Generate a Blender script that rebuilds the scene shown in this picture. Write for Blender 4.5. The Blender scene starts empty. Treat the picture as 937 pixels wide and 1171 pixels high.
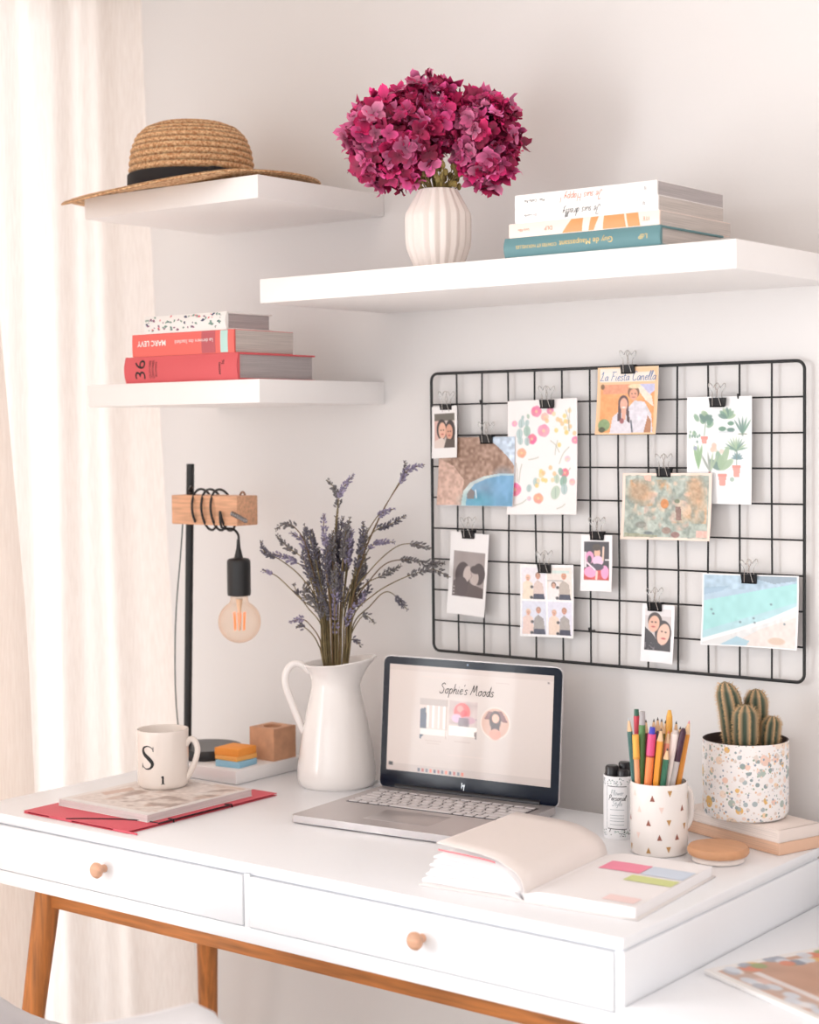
import bpy, bmesh, math, random
import numpy as np
from mathutils import Vector, Matrix, noise as mnoise
C = bpy.context.scene.collection
PI = math.pi
rnd = random.Random(7)

# ------------------------------------------------------------------ colour and materials
def lin(c):
    c = c / 255.0
    return c / 12.92 if c <= 0.04045 else ((c + 0.055) / 1.055) ** 2.4
def rgb(*c): return (lin(c[0]), lin(c[1]), lin(c[2]), 1)
MATS = {}
def M(name, col, rough=.5, metal=0, bump=0, bscale=60, var=0, vscale=8, spec=.5, emit=0, stretch=None, coat=0, trans=0):
    if name in MATS: return MATS[name]
    m = bpy.data.materials.new(name); m.use_nodes = True; MATS[name] = m
    nt = m.node_tree; b = nt.nodes['Principled BSDF']
    b.inputs['Base Color'].default_value = rgb(*col); b.inputs['Roughness'].default_value = rough
    b.inputs['Metallic'].default_value = metal; b.inputs['Specular IOR Level'].default_value = spec
    b.inputs['Coat Weight'].default_value = coat
    if emit:
        b.inputs['Emission Color'].default_value = rgb(*col); b.inputs['Emission Strength'].default_value = emit
    if var or bump:
        tc = nt.nodes.new('ShaderNodeTexCoord'); mp = nt.nodes.new('ShaderNodeMapping')
        nt.links.new(tc.outputs['Object'], mp.inputs['Vector'])
        if stretch: mp.inputs['Scale'].default_value = stretch
        if var:
            n = nt.nodes.new('ShaderNodeTexNoise'); n.inputs['Scale'].default_value = vscale; n.inputs['Detail'].default_value = 5
            nt.links.new(mp.outputs['Vector'], n.inputs['Vector'])
            r = nt.nodes.new('ShaderNodeValToRGB'); r.color_ramp.elements[0].position = .3; r.color_ramp.elements[1].position = .7
            r.color_ramp.elements[0].color = rgb(*[max(0, k * (1 - var)) for k in col])
            r.color_ramp.elements[1].color = rgb(*[min(255, k * (1 + var * .4)) for k in col])
            nt.links.new(n.outputs['Fac'], r.inputs['Fac']); nt.links.new(r.outputs['Color'], b.inputs['Base Color'])
        if bump:
            n2 = nt.nodes.new('ShaderNodeTexNoise'); n2.inputs['Scale'].default_value = bscale; n2.inputs['Detail'].default_value = 4
            nt.links.new(mp.outputs['Vector'], n2.inputs['Vector'])
            bp = nt.nodes.new('ShaderNodeBump'); bp.inputs['Strength'].default_value = bump; bp.inputs['Distance'].default_value = .002
            nt.links.new(n2.outputs['Fac'], bp.inputs['Height']); nt.links.new(bp.outputs['Normal'], b.inputs['Normal'])
    return m
def wood(name, col, axis='x', dark=.25, rough=.5, scale=1):
    s = {'x': (3, 40, 40), 'y': (40, 3, 40), 'z': (40, 40, 3)}[axis]
    return M(name, col, rough, var=dark, vscale=3 * scale, stretch=s, bump=.08, bscale=6)
def attr_mat(name, rough=.5, emit=0, coat=0):
    m = bpy.data.materials.new(name); m.use_nodes = True; nt = m.node_tree; b = nt.nodes['Principled BSDF']
    a = nt.nodes.new('ShaderNodeAttribute'); a.attribute_name = 'Col'
    nt.links.new(a.outputs['Color'], b.inputs['Base Color']); b.inputs['Roughness'].default_value = rough
    b.inputs['Coat Weight'].default_value = coat; b.inputs['Coat Roughness'].default_value = .03
    if emit:
        nt.links.new(a.outputs['Color'], b.inputs['Emission Color']); b.inputs['Emission Strength'].default_value = emit
    return m
PRINT = attr_mat('printed_picture', .42)
FABRIC_PRINT = attr_mat('printed_cover', .35)
SCREEN = attr_mat('lit_screen', .25, emit=.10, coat=.25)
PETAL = attr_mat('petal_tissue', .6)

# ------------------------------------------------------------------ mesh builder
class MB:
    def __init__(s): s.v = []; s.f = []; s.m = []; s.c = None; s.xf = None
    def add(s, vs, fs, mi=0):
        o = len(s.v)
        if s.xf is not None: vs = [tuple(s.xf @ Vector(p)) for p in vs]
        s.v.extend([tuple(p) for p in vs]); s.f.extend([tuple(i + o for i in f) for f in fs]); s.m.extend([mi] * len(fs)); return s
    def box(s, x0, x1, y0, y1, z0, z1, mi=0):
        return s.add([(x, y, z) for x in (x0, x1) for y in (y0, y1) for z in (z0, z1)],
              [(0, 1, 3, 2), (4, 6, 7, 5), (0, 4, 5, 1), (2, 3, 7, 6), (0, 2, 6, 4), (1, 5, 7, 3)], mi)
    def rbox(s, x0, x1, y0, y1, z0, z1, r=.002, seg=2, mi=0):
        bm = bmesh.new(); bmesh.ops.create_cube(bm, size=1)
        for v in bm.verts:
            v.co = Vector(((x0 + x1) / 2 + v.co.x * (x1 - x0), (y0 + y1) / 2 + v.co.y * (y1 - y0), (z0 + z1) / 2 + v.co.z * (z1 - z0)))
        bmesh.ops.bevel(bm, geom=bm.edges[:], offset=min(r, .49 * min(x1 - x0, y1 - y0, z1 - z0)), segments=seg, profile=.5, affect='EDGES')
        bm.verts.index_update()
        s.add([v.co.copy() for v in bm.verts], [[v.index for v in f.verts] for f in bm.faces], mi); bm.free(); return s
    def tube(s, pts, r, seg=8, mi=0, cap=True):
        pts = [Vector(p) for p in pts]; n = len(pts)
        rr = r if isinstance(r, (list, tuple)) else [r] * n
        t0 = (pts[1] - pts[0]).normalized()
        up = Vector((0, 0, 1)) if abs(t0.z) < .9 else Vector((1, 0, 0))
        a = t0.cross(up).normalized(); vs = []; fs = []
        for i, p in enumerate(pts):
            t = (pts[min(i + 1, n - 1)] - pts[max(i - 1, 0)])
            t = t.normalized() if t.length > 1e-9 else t0
            a = (a - t * a.dot(t)); a = a.normalized() if a.length > 1e-9 else t.orthogonal().normalized()
            b = t.cross(a)
            for k in range(seg):
                w = 2 * PI * k / seg
                vs.append(p + (a * math.cos(w) + b * math.sin(w)) * rr[i])
        for i in range(n - 1):
            for k in range(seg):
                k2 = (k + 1) % seg
                fs.append((i * seg + k, i * seg + k2, (i + 1) * seg + k2, (i + 1) * seg + k))
        if cap:
            fs.append(tuple(range(seg - 1, -1, -1))); fs.append(tuple((n - 1) * seg + k for k in range(seg)))
        return s.add(vs, fs, mi)
    def lathe(s, prof, c=(0, 0, 0), seg=40, mi=0, rf=None, R=None, mis=None):
        vs = []; fs = []; n = len(prof); ms = []
        for i, (r, z) in enumerate(prof):
            for k in range(seg):
                w = 2 * PI * k / seg
                q = r if rf is None else rf(r, z, w)
                p = Vector((q * math.cos(w), q * math.sin(w), z))
                if R is not None: p = R @ p
                vs.append(p + Vector(c))
        o = len(s.f)
        for i in range(n - 1):
            for k in range(seg):
                k2 = (k + 1) % seg
                fs.append((i * seg + k, i * seg + k2, (i + 1) * seg + k2, (i + 1) * seg + k)); ms.append(mi if mis is None else mis[i])
        if prof[0][0] > 1e-6: fs.append(tuple(range(seg - 1, -1, -1))); ms.append(mi if mis is None else mis[0])
        if prof[-1][0] > 1e-6: fs.append(tuple((n - 1) * seg + k for k in range(seg))); ms.append(mi if mis is None else mis[-1])
        s.add(vs, fs, mi); s.m[o:] = ms; return s
    def ell(s, c, r, nu=10, nv=6, R=None, mi=0):
        pr = []; vs = []; fs = []; c = Vector(c)
        for j in range(nv + 1):
            t = PI * j / nv
            for k in range(nu):
                w = 2 * PI * k / nu
                p = Vector((r[0] * math.sin(t) * math.cos(w), r[1] * math.sin(t) * math.sin(w), -r[2] * math.cos(t)))
                vs.append((R @ p if R is not None else p) + c)
        for j in range(nv):
            for k in range(nu):
                k2 = (k + 1) % nu; fs.append((j * nu + k, j * nu + k2, (j + 1) * nu + k2, (j + 1) * nu + k))
        return s.add(vs, fs, mi)
    def sheet(s, fn, nu, nv, mi=0):
        vs = [fn(i / nu, j / nv) for j in range(nv + 1) for i in range(nu + 1)]
        fs = [(j * (nu + 1) + i, j * (nu + 1) + i + 1, (j + 1) * (nu + 1) + i + 1, (j + 1) * (nu + 1) + i) for j in range(nv) for i in range(nu)]
        return s.add(vs, fs, mi)
    def prism(s, poly, z0, z1, mi=0):
        n = len(poly)
        return s.add([(x, y, z0) for x, y in poly] + [(x, y, z1) for x, y in poly],
              [tuple(range(n - 1, -1, -1)), tuple(range(n, 2 * n))] + [(i, (i + 1) % n, n + (i + 1) % n, n + i) for i in range(n)], mi)
    def stroke(s, pts, w, fn, mi=0):
        n = len(pts); ws = w if isinstance(w, (list, tuple)) else [w] * n; vs = []
        for i, p in enumerate(pts):
            a = pts[max(i - 1, 0)]; b = pts[min(i + 1, n - 1)]
            dx, dy = b[0] - a[0], b[1] - a[1]; L = math.hypot(dx, dy) or 1
            nx, ny = -dy / L * ws[i] / 2, dx / L * ws[i] / 2
            vs += [fn(p[0] + nx, p[1] + ny), fn(p[0] - nx, p[1] - ny)]
        return s.add(vs, [(2 * i, 2 * i + 1, 2 * i + 3, 2 * i + 2) for i in range(n - 1)], mi)
    def text(s, t, size, fn, mi=0, align='CENTER', shear=0, bold=0):
        vs, fs = text_geo(t, size, align, shear, bold)
        return s.add([fn(x, y) for x, y in vs], fs, mi)
TXT = {}
def text_geo(t, size, align, shear, bold):
    k = (t, align, shear, bold)
    if k not in TXT:
        cu = bpy.data.curves.new('lettering', 'FONT'); cu.body = t; cu.align_x = align; cu.align_y = 'CENTER'; cu.shear = shear; cu.offset = bold; cu.size = 1; cu.resolution_u = 3
        o = bpy.data.objects.new('lettering', cu); me = bpy.data.meshes.new_from_object(o)
        TXT[k] = ([(v.co.x, v.co.y) for v in me.vertices], [tuple(p.vertices) for p in me.polygons])
        bpy.data.objects.remove(o); bpy.data.curves.remove(cu); bpy.data.meshes.remove(me)
    vs, fs = TXT[k]
    return [(x * size, y * size) for x, y in vs], fs
def plane(O, ex, ey):
    O, ex, ey = Vector(O), Vector(ex), Vector(ey)
    return lambda x, y: O + ex * x + ey * y
def smooth_poly(pts, sub=4):
    out = []; n = len(pts)
    if n < 3: return list(pts)
    D = len(pts[0])
    for i in range(n - 1):
        p0 = pts[max(i - 1, 0)]; p1 = pts[i]; p2 = pts[i + 1]; p3 = pts[min(i + 2, n - 1)]
        for k in range(sub):
            t = k / sub
            out.append(tuple(.5 * (2 * p1[d] + (p2[d] - p0[d]) * t + (2 * p0[d] - 5 * p1[d] + 4 * p2[d] - p3[d]) * t * t + (3 * p1[d] - p0[d] - 3 * p2[d] + p3[d]) * t ** 3) for d in range(D)))
    out.append(tuple(pts[-1])); return out
# flowing handwriting, drawn as strokes: advance, list of polylines
HW = {
 'a': (.48, [[(.4, .42), (.25, .5), (.08, .28), (.14, .04), (.3, .1), (.42, .48), (.4, .12), (.5, .03)]]),
 'b': (.46, [[(.1, 1), (.08, .4), (.1, .05)], [(.1, .3), (.25, .5), (.4, .3), (.28, .02), (.1, .1)]]),
 'c': (.4, [[(.38, .42), (.24, .5), (.08, .27), (.18, .02), (.4, .1)]]),
 'd': (.5, [[(.4, .42), (.25, .5), (.08, .28), (.14, .04), (.3, .1), (.44, 1), (.4, .12), (.5, .03)]]),
 'e': (.42, [[(.08, .25), (.3, .3), (.36, .44), (.22, .5), (.08, .25), (.18, .02), (.42, .12)]]),
 'f': (.32, [[(.4, .95), (.25, 1), (.16, .6), (.14, -.2), (.05, -.35)], [(.02, .48), (.34, .5)]]),
 'g': (.48, [[(.4, .42), (.25, .5), (.08, .28), (.14, .06), (.3, .12), (.42, .48), (.36, -.25), (.18, -.38), (.08, -.2)]]),
 'h': (.5, [[(.14, 1), (.1, .5), (.08, .02)], [(.09, .25), (.28, .5), (.38, .35), (.38, .06), (.5, .04)]]),
 'i': (.22, [[(.1, .48), (.08, .1), (.2, .03)], [(.12, .68), (.13, .73)]]),
 'l': (.26, [[(.06, .2), (.24, .85), (.16, 1), (.08, .5), (.1, .06), (.24, .06)]]),
 'm': (.72, [[(.06, .48), (.06, .02)], [(.07, .3), (.22, .5), (.3, .3), (.3, .02)], [(.31, .3), (.48, .5), (.56, .3), (.56, .06), (.68, .04)]]),
 'n': (.5, [[(.08, .48), (.07, .02)], [(.08, .28), (.26, .5), (.37, .34), (.36, .06), (.5, .04)]]),
 'o': (.46, [[(.3, .48), (.1, .36), (.1, .08), (.28, .02), (.4, .28), (.28, .48), (.46, .44)]]),
 'p': (.48, [[(.1, .5), (.08, -.4)], [(.09, .3), (.26, .5), (.42, .3), (.28, .02), (.1, .1)]]),
 'r': (.36, [[(.08, .48), (.08, .02)], [(.08, .28), (.2, .48), (.36, .44)]]),
 's': (.36, [[(.34, .44), (.2, .5), (.1, .38), (.3, .16), (.2, .01), (.04, .06)]]),
 't': (.3, [[(.16, .85), (.12, .2), (.2, .02), (.3, .06)], [(.02, .55), (.3, .57)]]),
 'u': (.5, [[(.08, .48), (.08, .12), (.22, .02), (.38, .2), (.4, .48), (.4, .1), (.5, .03)]]),
 'v': (.42, [[(.06, .48), (.18, .02), (.36, .48)]]),
 'w': (.6, [[(.06, .48), (.16, .02), (.3, .4), (.4, .02), (.56, .48)]]),
 'y': (.46, [[(.06, .48), (.12, .18), (.26, .12), (.4, .48)], [(.4, .48), (.28, -.25), (.1, -.36)]]),
 'z': (.4, [[(.06, .46), (.36, .48), (.06, .02), (.4, .04)]]),
 'S': (.6, [[(.55, .88), (.36, 1.02), (.14, .8), (.44, .46), (.4, .08), (.16, -.02), (.02, .14)]]),
 'M': (.86, [[(.02, .02), (.16, .5), (.26, 1), (.36, .3), (.6, 1), (.66, .4), (.72, .06), (.84, .04)]]),
 'J': (.5, [[(.1, .92), (.5, 1), (.4, .4), (.3, -.1), (.1, -.1), (.08, .1)]]),
 'L': (.56, [[(.12, .7), (.3, 1), (.24, .4), (.06, .04), (.3, .06), (.54, .02)]]),
 'F': (.56, [[(.2, .95), (.14, .4), (.06, .02)], [(.04, .95), (.58, 1)], [(.14, .5), (.44, .54)]]),
 'C': (.6, [[(.54, .86), (.36, 1), (.1, .6), (.12, .12), (.34, .0), (.56, .16)]]),
 'P': (.56, [[(.16, .98), (.08, .02)], [(.06, .9), (.4, 1), (.5, .7), (.14, .46)]]),
 'H': (.66, [[(.14, 1), (.06, .02)], [(.56, 1), (.5, .02)], [(.1, .5), (.54, .54)]]),
 "'": (.16, [[(.1, 1), (.06, .8)]]), '!': (.2, [[(.14, 1), (.1, .3)], [(.09, .06), (.1, .02)]]), ' ': (.34, []),
}
def handwriting(mb, s, size, w, fn, mi=0, slant=.2, align='CENTER'):
    L = sum(HW[c][0] for c in s); x = -L / 2 if align == 'CENTER' else 0
    for c in s:
        for st in HW[c][1]:
            pts = smooth_poly([((x + px + py * slant) * size, (py - .35) * size) for px, py in st], 4)
            mb.stroke(pts, w, fn, mi)
        x += HW[c][0]

# ------------------------------------------------------------------ objects
LOC = {}
def thing(name, label, cat, loc=(0, 0, 0), group=None):
    o = bpy.data.objects.new(name, None); C.objects.link(o); o.location = loc; o.empty_display_size = .02
    o['label'] = label; o['category'] = cat
    if group: o['group'] = group
    LOC[o.name] = Vector(loc); return o
def tag(o, label, cat, group=None):
    o['label'] = label; o['category'] = cat
    if group: o['group'] = group
    return o
def build(name, mb, mats, parent=None, angle=40, loc=None, label=None, solid=None, sub=0, smooth=True):
    """mesh coordinates are given in the room's frame; parts are stored relative to their thing's base"""
    L = LOC[parent.name] if parent is not None else Vector(loc or (0, 0, 0))
    me = bpy.data.meshes.new(name)
    V = np.array(mb.v, dtype=np.float64) - np.array(L)
    me.from_pydata(V.tolist(), [], mb.f)
    if not isinstance(mats, (list, tuple)): mats = [mats]
    for m in mats: me.materials.append(m)
    me.polygons.foreach_set('material_index', mb.m)
    if mb.c is not None:
        a = me.color_attributes.new('Col', 'FLOAT_COLOR', 'POINT'); a.data.foreach_set('color', np.asarray(mb.c, dtype=np.float32).ravel())
    me.polygons.foreach_set('use_smooth', [smooth] * len(me.polygons))
    me.update()
    if smooth and angle < 180: me.set_sharp_from_angle(angle=math.radians(angle))
    o = bpy.data.objects.new(name, me); C.objects.link(o)
    if parent is not None: o.parent = parent; LOC[o.name] = L
    else: o.location = L; LOC[o.name] = L
    if label: o['label'] = label
    if solid:
        md = o.modifiers.new('thickness', 'SOLIDIFY'); md.thickness = solid; md.offset = 0
    if sub:
        md = o.modifiers.new('rounding', 'SUBSURF'); md.levels = sub; md.render_levels = sub
    return o
def struct(name, mb, mats, **k):
    o = build(name, mb, mats, **k); o['kind'] = 'structure'; return o

# ------------------------------------------------------------------ painted pictures (vertex colours on a fine mesh)
class Canvas:
    def __init__(s, w, h, col=(255, 255, 255)):
        s.w, s.h = w, h; s.a = np.empty((h, w, 3)); s.a[:] = col; s.fade = True
        s.Y, s.X = np.meshgrid(np.linspace(0, 1, h), np.linspace(0, 1, w), indexing='ij'); s.e = 1.3 / w; s.asp = h / w
    def mix(s, m, col, a=1):
        m = np.clip(m * a, 0, 1)[..., None]; s.a = s.a * (1 - m) + np.asarray(col, float) * m; return s
    def rect(s, x0, y0, x1, y1, col, a=1):
        e = s.e * .5
        return s.mix(np.clip((s.X - x0) / e + .5, 0, 1) * np.clip((x1 - s.X) / e + .5, 0, 1) * np.clip((s.Y - y0) / e + .5, 0, 1) * np.clip((y1 - s.Y) / e + .5, 0, 1), col, a)
    def el(s, cx, cy, rx, ry, col, a=1, rot=0, soft=1):
        dx = s.X - cx; dy = (s.Y - cy) * s.asp; ry = ry * s.asp
        c, n = math.cos(rot), math.sin(rot); u = dx * c + dy * n; v = -dx * n + dy * c
        d = np.sqrt((u / rx) ** 2 + (v / ry) ** 2)
        return s.mix(np.clip((1 - d) * min(rx, ry) / (s.e * soft) + .5, 0, 1), col, a)
    def poly(s, pts, col, a=1):
        ins = np.zeros(s.X.shape, bool); n = len(pts)
        for i in range(n):
            (x1, y1), (x2, y2) = pts[i], pts[(i + 1) % n]
            if y1 == y2: continue
            ins ^= ((y1 > s.Y) != (y2 > s.Y)) & (s.X < (x2 - x1) * (s.Y - y1) / (y2 - y1) + x1)
        return s.mix(ins.astype(float), col, a)
    def line(s, pts, w, col, a=1):
        m = np.zeros(s.X.shape)
        for (x1, y1), (x2, y2) in zip(pts[:-1], pts[1:]):
            ax, ay, bx, by = x1, y1 * s.asp, x2, y2 * s.asp; px, py = s.X - ax, s.Y * s.asp - ay
            L = (bx - ax) ** 2 + (by - ay) ** 2 or 1e-9
            t = np.clip((px * (bx - ax) + py * (by - ay)) / L, 0, 1)
            d = np.hypot(px - t * (bx - ax), py - t * (by - ay)); m = np.maximum(m, np.clip((w / 2 - d) / s.e + .5, 0, 1))
        return s.mix(m, col, a)
    def noise(s, amp, n=12, seed=1, box=(0, 0, 1, 1), col=None):
        r = np.random.RandomState(seed); g = r.rand(max(2, int(n * s.asp)) + 1, n + 1)
        gy = s.Y * (g.shape[0] - 1.001); gx = s.X * (n - .001); iy = gy.astype(int); ix = gx.astype(int); fy = gy - iy; fx = gx - ix
        v = (g[iy, ix] * (1 - fx) + g[iy, np.minimum(ix + 1, n)] * fx) * (1 - fy) + (g[np.minimum(iy + 1, g.shape[0] - 1), ix] * (1 - fx) + g[np.minimum(iy + 1, g.shape[0] - 1), np.minimum(ix + 1, n)] * fx) * fy
        m = ((s.X >= box[0]) & (s.X <= box[2]) & (s.Y >= box[1]) & (s.Y <= box[3])).astype(float)
        if col is not None: return s.mix(m * np.clip((v - .5) * 4, 0, 1), col, amp)
        s.a = s.a + ((v - .5) * 2 * amp * m)[..., None]; return s
    def head(s, x, y, r, skin, hair, long=False, side=0):
        if long: s.el(x, y + r * .75 / s.asp, r * 1.25, r * 1.75 / s.asp, hair)
        else: s.el(x, y - r * .25 / s.asp, r * 1.12, r * 1.15 / s.asp, hair)
        s.el(x + side * r * .2, y + r * .12 / s.asp, r * .82, r / s.asp, skin)
        for k in (-1, 1): s.el(x + side * r * .2 + k * r * .32, y - .02 * r / s.asp, r * .1, r * .09 / s.asp, (60, 40, 35))
        s.el(x + side * r * .2, y + r * .62 / s.asp, r * .25, r * .09 / s.asp, (176, 84, 80)); return s
    def lin4(s):
        a = np.clip(s.a * .86 + 27 if s.fade else s.a, 0, 255) / 255.0; a = np.where(a <= .04045, a / 12.92, ((a + .055) / 1.055) ** 2.4)
        return np.concatenate([a, np.ones(a.shape[:2] + (1,))], 2).reshape(-1, 4)
def painted(name, cv, fn, mat, parent, label=None):
    """fn(u, v) with v counted from the top"""
    mb = MB(); mb.sheet(lambda u, v: fn(u, v), cv.w - 1, cv.h - 1); mb.c = cv.lin4()
    return build(name, mb, mat, parent, angle=180, label=label)

# ================================================================== materials used in several places
WHITE = M('white_lacquer', (244, 246, 250), .32, bump=.02, bscale=200)
SHELFW = M('white_shelf_foil', (246, 243, 242), .45)
PAPER = M('white_paper', (244, 241, 239), .7)
PAGES = M('page_edges', (206, 196, 190), .8, var=.16, vscale=4, stretch=(2, 2, 300), bump=.3, bscale=3)
GREYPAGES = M('grey_page_edges', (186, 178, 178), .8, var=.14, vscale=4, stretch=(2, 2, 300), bump=.3, bscale=3)
BLACKMETAL = M('black_powder_coat', (26, 28, 30), .45, bump=.03, bscale=300)
CHROME = M('bright_steel_wire', (200, 198, 196), .25, 1)
CERAMIC = M('white_glazed_ceramic', (243, 238, 235), .18, coat=.4)
BEECH = wood('pale_beech', (222, 172, 142), 'x', .12)
OAK = wood('honey_oak', (198, 124, 62), 'z', .22)
OAKX = wood('honey_oak_rail', (194, 120, 60), 'x', .22)
INK = M('black_ink', (24, 24, 26), .5)

# ================================================================== the room
WALLM = M('warm_white_wall_paint', (229, 226, 225), .85, bump=.05, bscale=160)
X0, XR, YF, ZC = -.76, 2.55, -4.3, 2.62
struct('wall_back', MB().box(X0 - .12, XR, .012, .13, 0, ZC), WALLM)
mb = MB(); wy0, wy1, wz0, wz1 = -3.5, -.07, .08, 2.13
mb.box(X0 - .12, X0, wy1, .012, 0, ZC); mb.box(X0 - .12, X0, YF, wy0, 0, ZC)
mb.box(X0 - .12, X0, wy0, wy1, 0, wz0); mb.box(X0 - .12, X0, wy0, wy1, wz1, ZC)
struct('wall_left', mb, WALLM)
struct('unseen_wall_right', MB().box(XR, XR + .12, YF, .13, 0, ZC), WALLM)  # unseen wall, put in to hold back world light from the right
struct('floor', MB().box(X0 - .12, XR, YF, .13, -.05, 0), wood('pale_plank_floor', (222, 214, 206), 'x', .1, .45))
struct('ceiling', MB().box(X0 - .12, XR, YF, .13, ZC, ZC + .05), M('white_ceiling_paint', (238, 226, 217), .9))
struct('baseboard_back', MB().rbox(X0, XR, -.002, .0125, 0, .08, .003), WHITE)
# window in the left wall: frame with two mullions and glass
mb = MB(); fw = .05
for (a, b) in ((wy0, wy0 + fw), (wy1 - fw, wy1), (-2.4, -2.34), (-1.26, -1.2)): mb.rbox(X0 - .09, X0 - .04, a, b, wz0, wz1, .004)
for (a, b) in ((wz0, wz0 + fw), (wz1 - fw, wz1)): mb.rbox(X0 - .09, X0 - .04, wy0, wy1, a, b, .004)
win = struct('window_1', mb, WHITE)
gl = bpy.data.materials.new('window_glass'); gl.use_nodes = True; nt = gl.node_tree; nt.nodes.clear()
o_ = nt.nodes.new('ShaderNodeOutputMaterial'); mx = nt.nodes.new('ShaderNodeMixShader'); t_ = nt.nodes.new('ShaderNodeBsdfTransparent'); g_ = nt.nodes.new('ShaderNodeBsdfGlossy')
g_.inputs['Roughness'].default_value = .02; mx.inputs[0].default_value = .06
nt.links.new(t_.outputs[0], mx.inputs[1]); nt.links.new(g_.outputs[0], mx.inputs[2]); nt.links.new(mx.outputs[0], o_.inputs[0])
build('pane', MB().box(X0 - .068, X0 - .062, wy0 + .04, wy1 - .04, wz0 + .04, wz1 - .04), gl, win)
# ---- curtains
cm = bpy.data.materials.new('sheer_cream_linen'); cm.use_nodes = True; nt = cm.node_tree; nt.nodes.clear()
o_ = nt.nodes.new('ShaderNodeOutputMaterial'); d_ = nt.nodes.new('ShaderNodeBsdfDiffuse'); t_ = nt.nodes.new('ShaderNodeBsdfTranslucent'); mx = nt.nodes.new('ShaderNodeMixShader'); mx.inputs[0].default_value = .40
tr_ = nt.nodes.new('ShaderNodeBsdfTransparent'); mx2 = nt.nodes.new('ShaderNodeMixShader'); mx2.inputs[0].default_value = .05
tc = nt.nodes.new('ShaderNodeTexCoord'); mp = nt.nodes.new('ShaderNodeMapping'); mp.inputs['Scale'].default_value = (140, 140, 6)
ns = nt.nodes.new('ShaderNodeTexNoise'); ns.inputs['Scale'].default_value = 4; cr = nt.nodes.new('ShaderNodeValToRGB')
cr.color_ramp.elements[0].color = rgb(234, 223, 215); cr.color_ramp.elements[1].color = rgb(242, 233, 226); cr.color_ramp.elements[0].position = .35; cr.color_ramp.elements[1].position = .65
nt.links.new(tc.outputs['Object'], mp.inputs['Vector']); nt.links.new(mp.outputs['Vector'], ns.inputs['Vector']); nt.links.new(ns.outputs['Fac'], cr.inputs['Fac'])
for n in (d_, t_): nt.links.new(cr.outputs['Color'], n.inputs['Color'])
nt.links.new(d_.outputs[0], mx.inputs[1]); nt.links.new(t_.outputs[0], mx.inputs[2]); nt.links.new(mx.outputs[0], mx2.inputs[1]); nt.links.new(tr_.outputs[0], mx2.inputs[2]); nt.links.new(mx2.outputs[0], o_.inputs[0])
def curtain1(u, v):
    z = .02 + 2.48 * v; h = 2.1 - z
    flare = (.03 * h + .016 * h * abs(h)) if h > 0 else .02 * h
    xe = -.676 + flare
    y = .0125 - u * 1.0
    k = math.exp(-u * 9)
    wave = .012 * math.sin(u * 48 + .4 + .5 * math.sin(z * 1.3)) * (1 - .75 * k) + .004 * math.sin(u * 117 + z * .8) * (1 - .6 * k)
    wave *= .55 + .5 * max(0, h) / 2
    return (xe * k + (-.712 + .012 * max(h, 0)) * (1 - k) + wave, y + .006 * math.sin(z * 2 + u * 20) * min(1, u * 12), z)
mb = MB(); mb.sheet(curtain1, 260, 40)
tag(build('curtain', mb, cm, loc=(-.70, -.3, 0), angle=180), 'sheer cream curtain hanging in the corner beside the desk', 'curtain', None)
def curtain2(u, v):
    z = .02 + 2.48 * v
    y = -.285 - .030 * max(0, z - .3) ** 1.0 - .05 * max(0, z - 1.0) - u * 1.25
    return (-.655 + .012 * math.sin(u * 70 + z * .6) * min(1, u * 20) + .012 * max(0, 2 - z) * .5, y, z)
mb = MB(); mb.sheet(curtain2, 180, 30)
tag(build('curtain', mb, cm, loc=(-.66, -.8, 0), angle=180), 'second cream curtain, only its straight edge showing at the frame left', 'curtain', None)

# ================================================================== desk
DX0, DX1, DY0, DY1, DT = -.463, .699, -.576, -.055, .75
desk = thing('desk', 'white writing desk with two drawers and angled wooden legs', 'desk', (.118, -.315, 0))
mb = MB(); mb.rbox(DX0, DX1, DY0, DY1, .736, DT, .0025)
build('desktop', mb, WHITE, desk)
mb = MB()
mb.rbox(DX0, DX1, DY0 + .0015, DY1, .641, .662, .0008); mb.rbox(DX0, DX0 + .012, DY0 + .0015, DY1, .6621, .7335, .0008); mb.rbox(DX1 - .012, DX1, DY0 + .0015, DY1, .6621, .7335, .0008)
mb.box(DX0 + .003, DX1 - .003, DY1 - .014, DY1 - .003, .655, .7355); mb.rbox(.1130, .1235, DY0 + .002, DY1 - .01, .655, .7345, .001)
mb.box(DX0 + .004, DX1 - .004, DY0 + .006, DY1 - .004, .7325, .7365)
build('carcass', mb, WHITE, desk)
for (a, b, kx) in ((DX0 + .0135, .1115, -.158), (.125, DX1 - .0135, .415)):
    mb = MB(); mb.rbox(a, b, DY0 - .0005, DY0 + .018, .6635, .7315, .0015); mb.box(a + .01, b - .01, DY0 + .016, DY1 - .05, .666, .70)
    dr = build('drawer', mb, WHITE, desk)
    R = Matrix.Rotation(PI / 2, 3, 'X')
    mb = MB(); mb.lathe([(.0001, .0215), (.0055, .0212), (.0098, .0195), (.0115, .0165), (.0105, .0125), (.007, .0095), (.0056, .007), (.0056, 0), (.0001, 0)], (kx, DY0 - .0005, .7005), 24, R=R)
    build('knob', mb, BEECH, dr, label='round beech knob')
for (lx, ly) in ((-.385, -.485), (-.385, -.145), (.621, -.485), (.621, -.145)):
    sx = -1 if lx < 0 else 1; sy = -1 if ly < -.3 else 1
    mb = MB(); mb.tube([(lx, ly, .641), (lx + sx * .01, ly + sy * .01, .54), (lx + sx * .064, ly + sy * .064, 0)], [.0205, .0198, .0125], 20)
    build('leg', mb, OAK, desk)
for yy in (-.485, -.145):
    mb = MB(); mb.rbox(-.375, .61, yy - .011, yy + .011, .589, .6415, .002); build('rail', mb, OAKX, desk)
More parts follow.
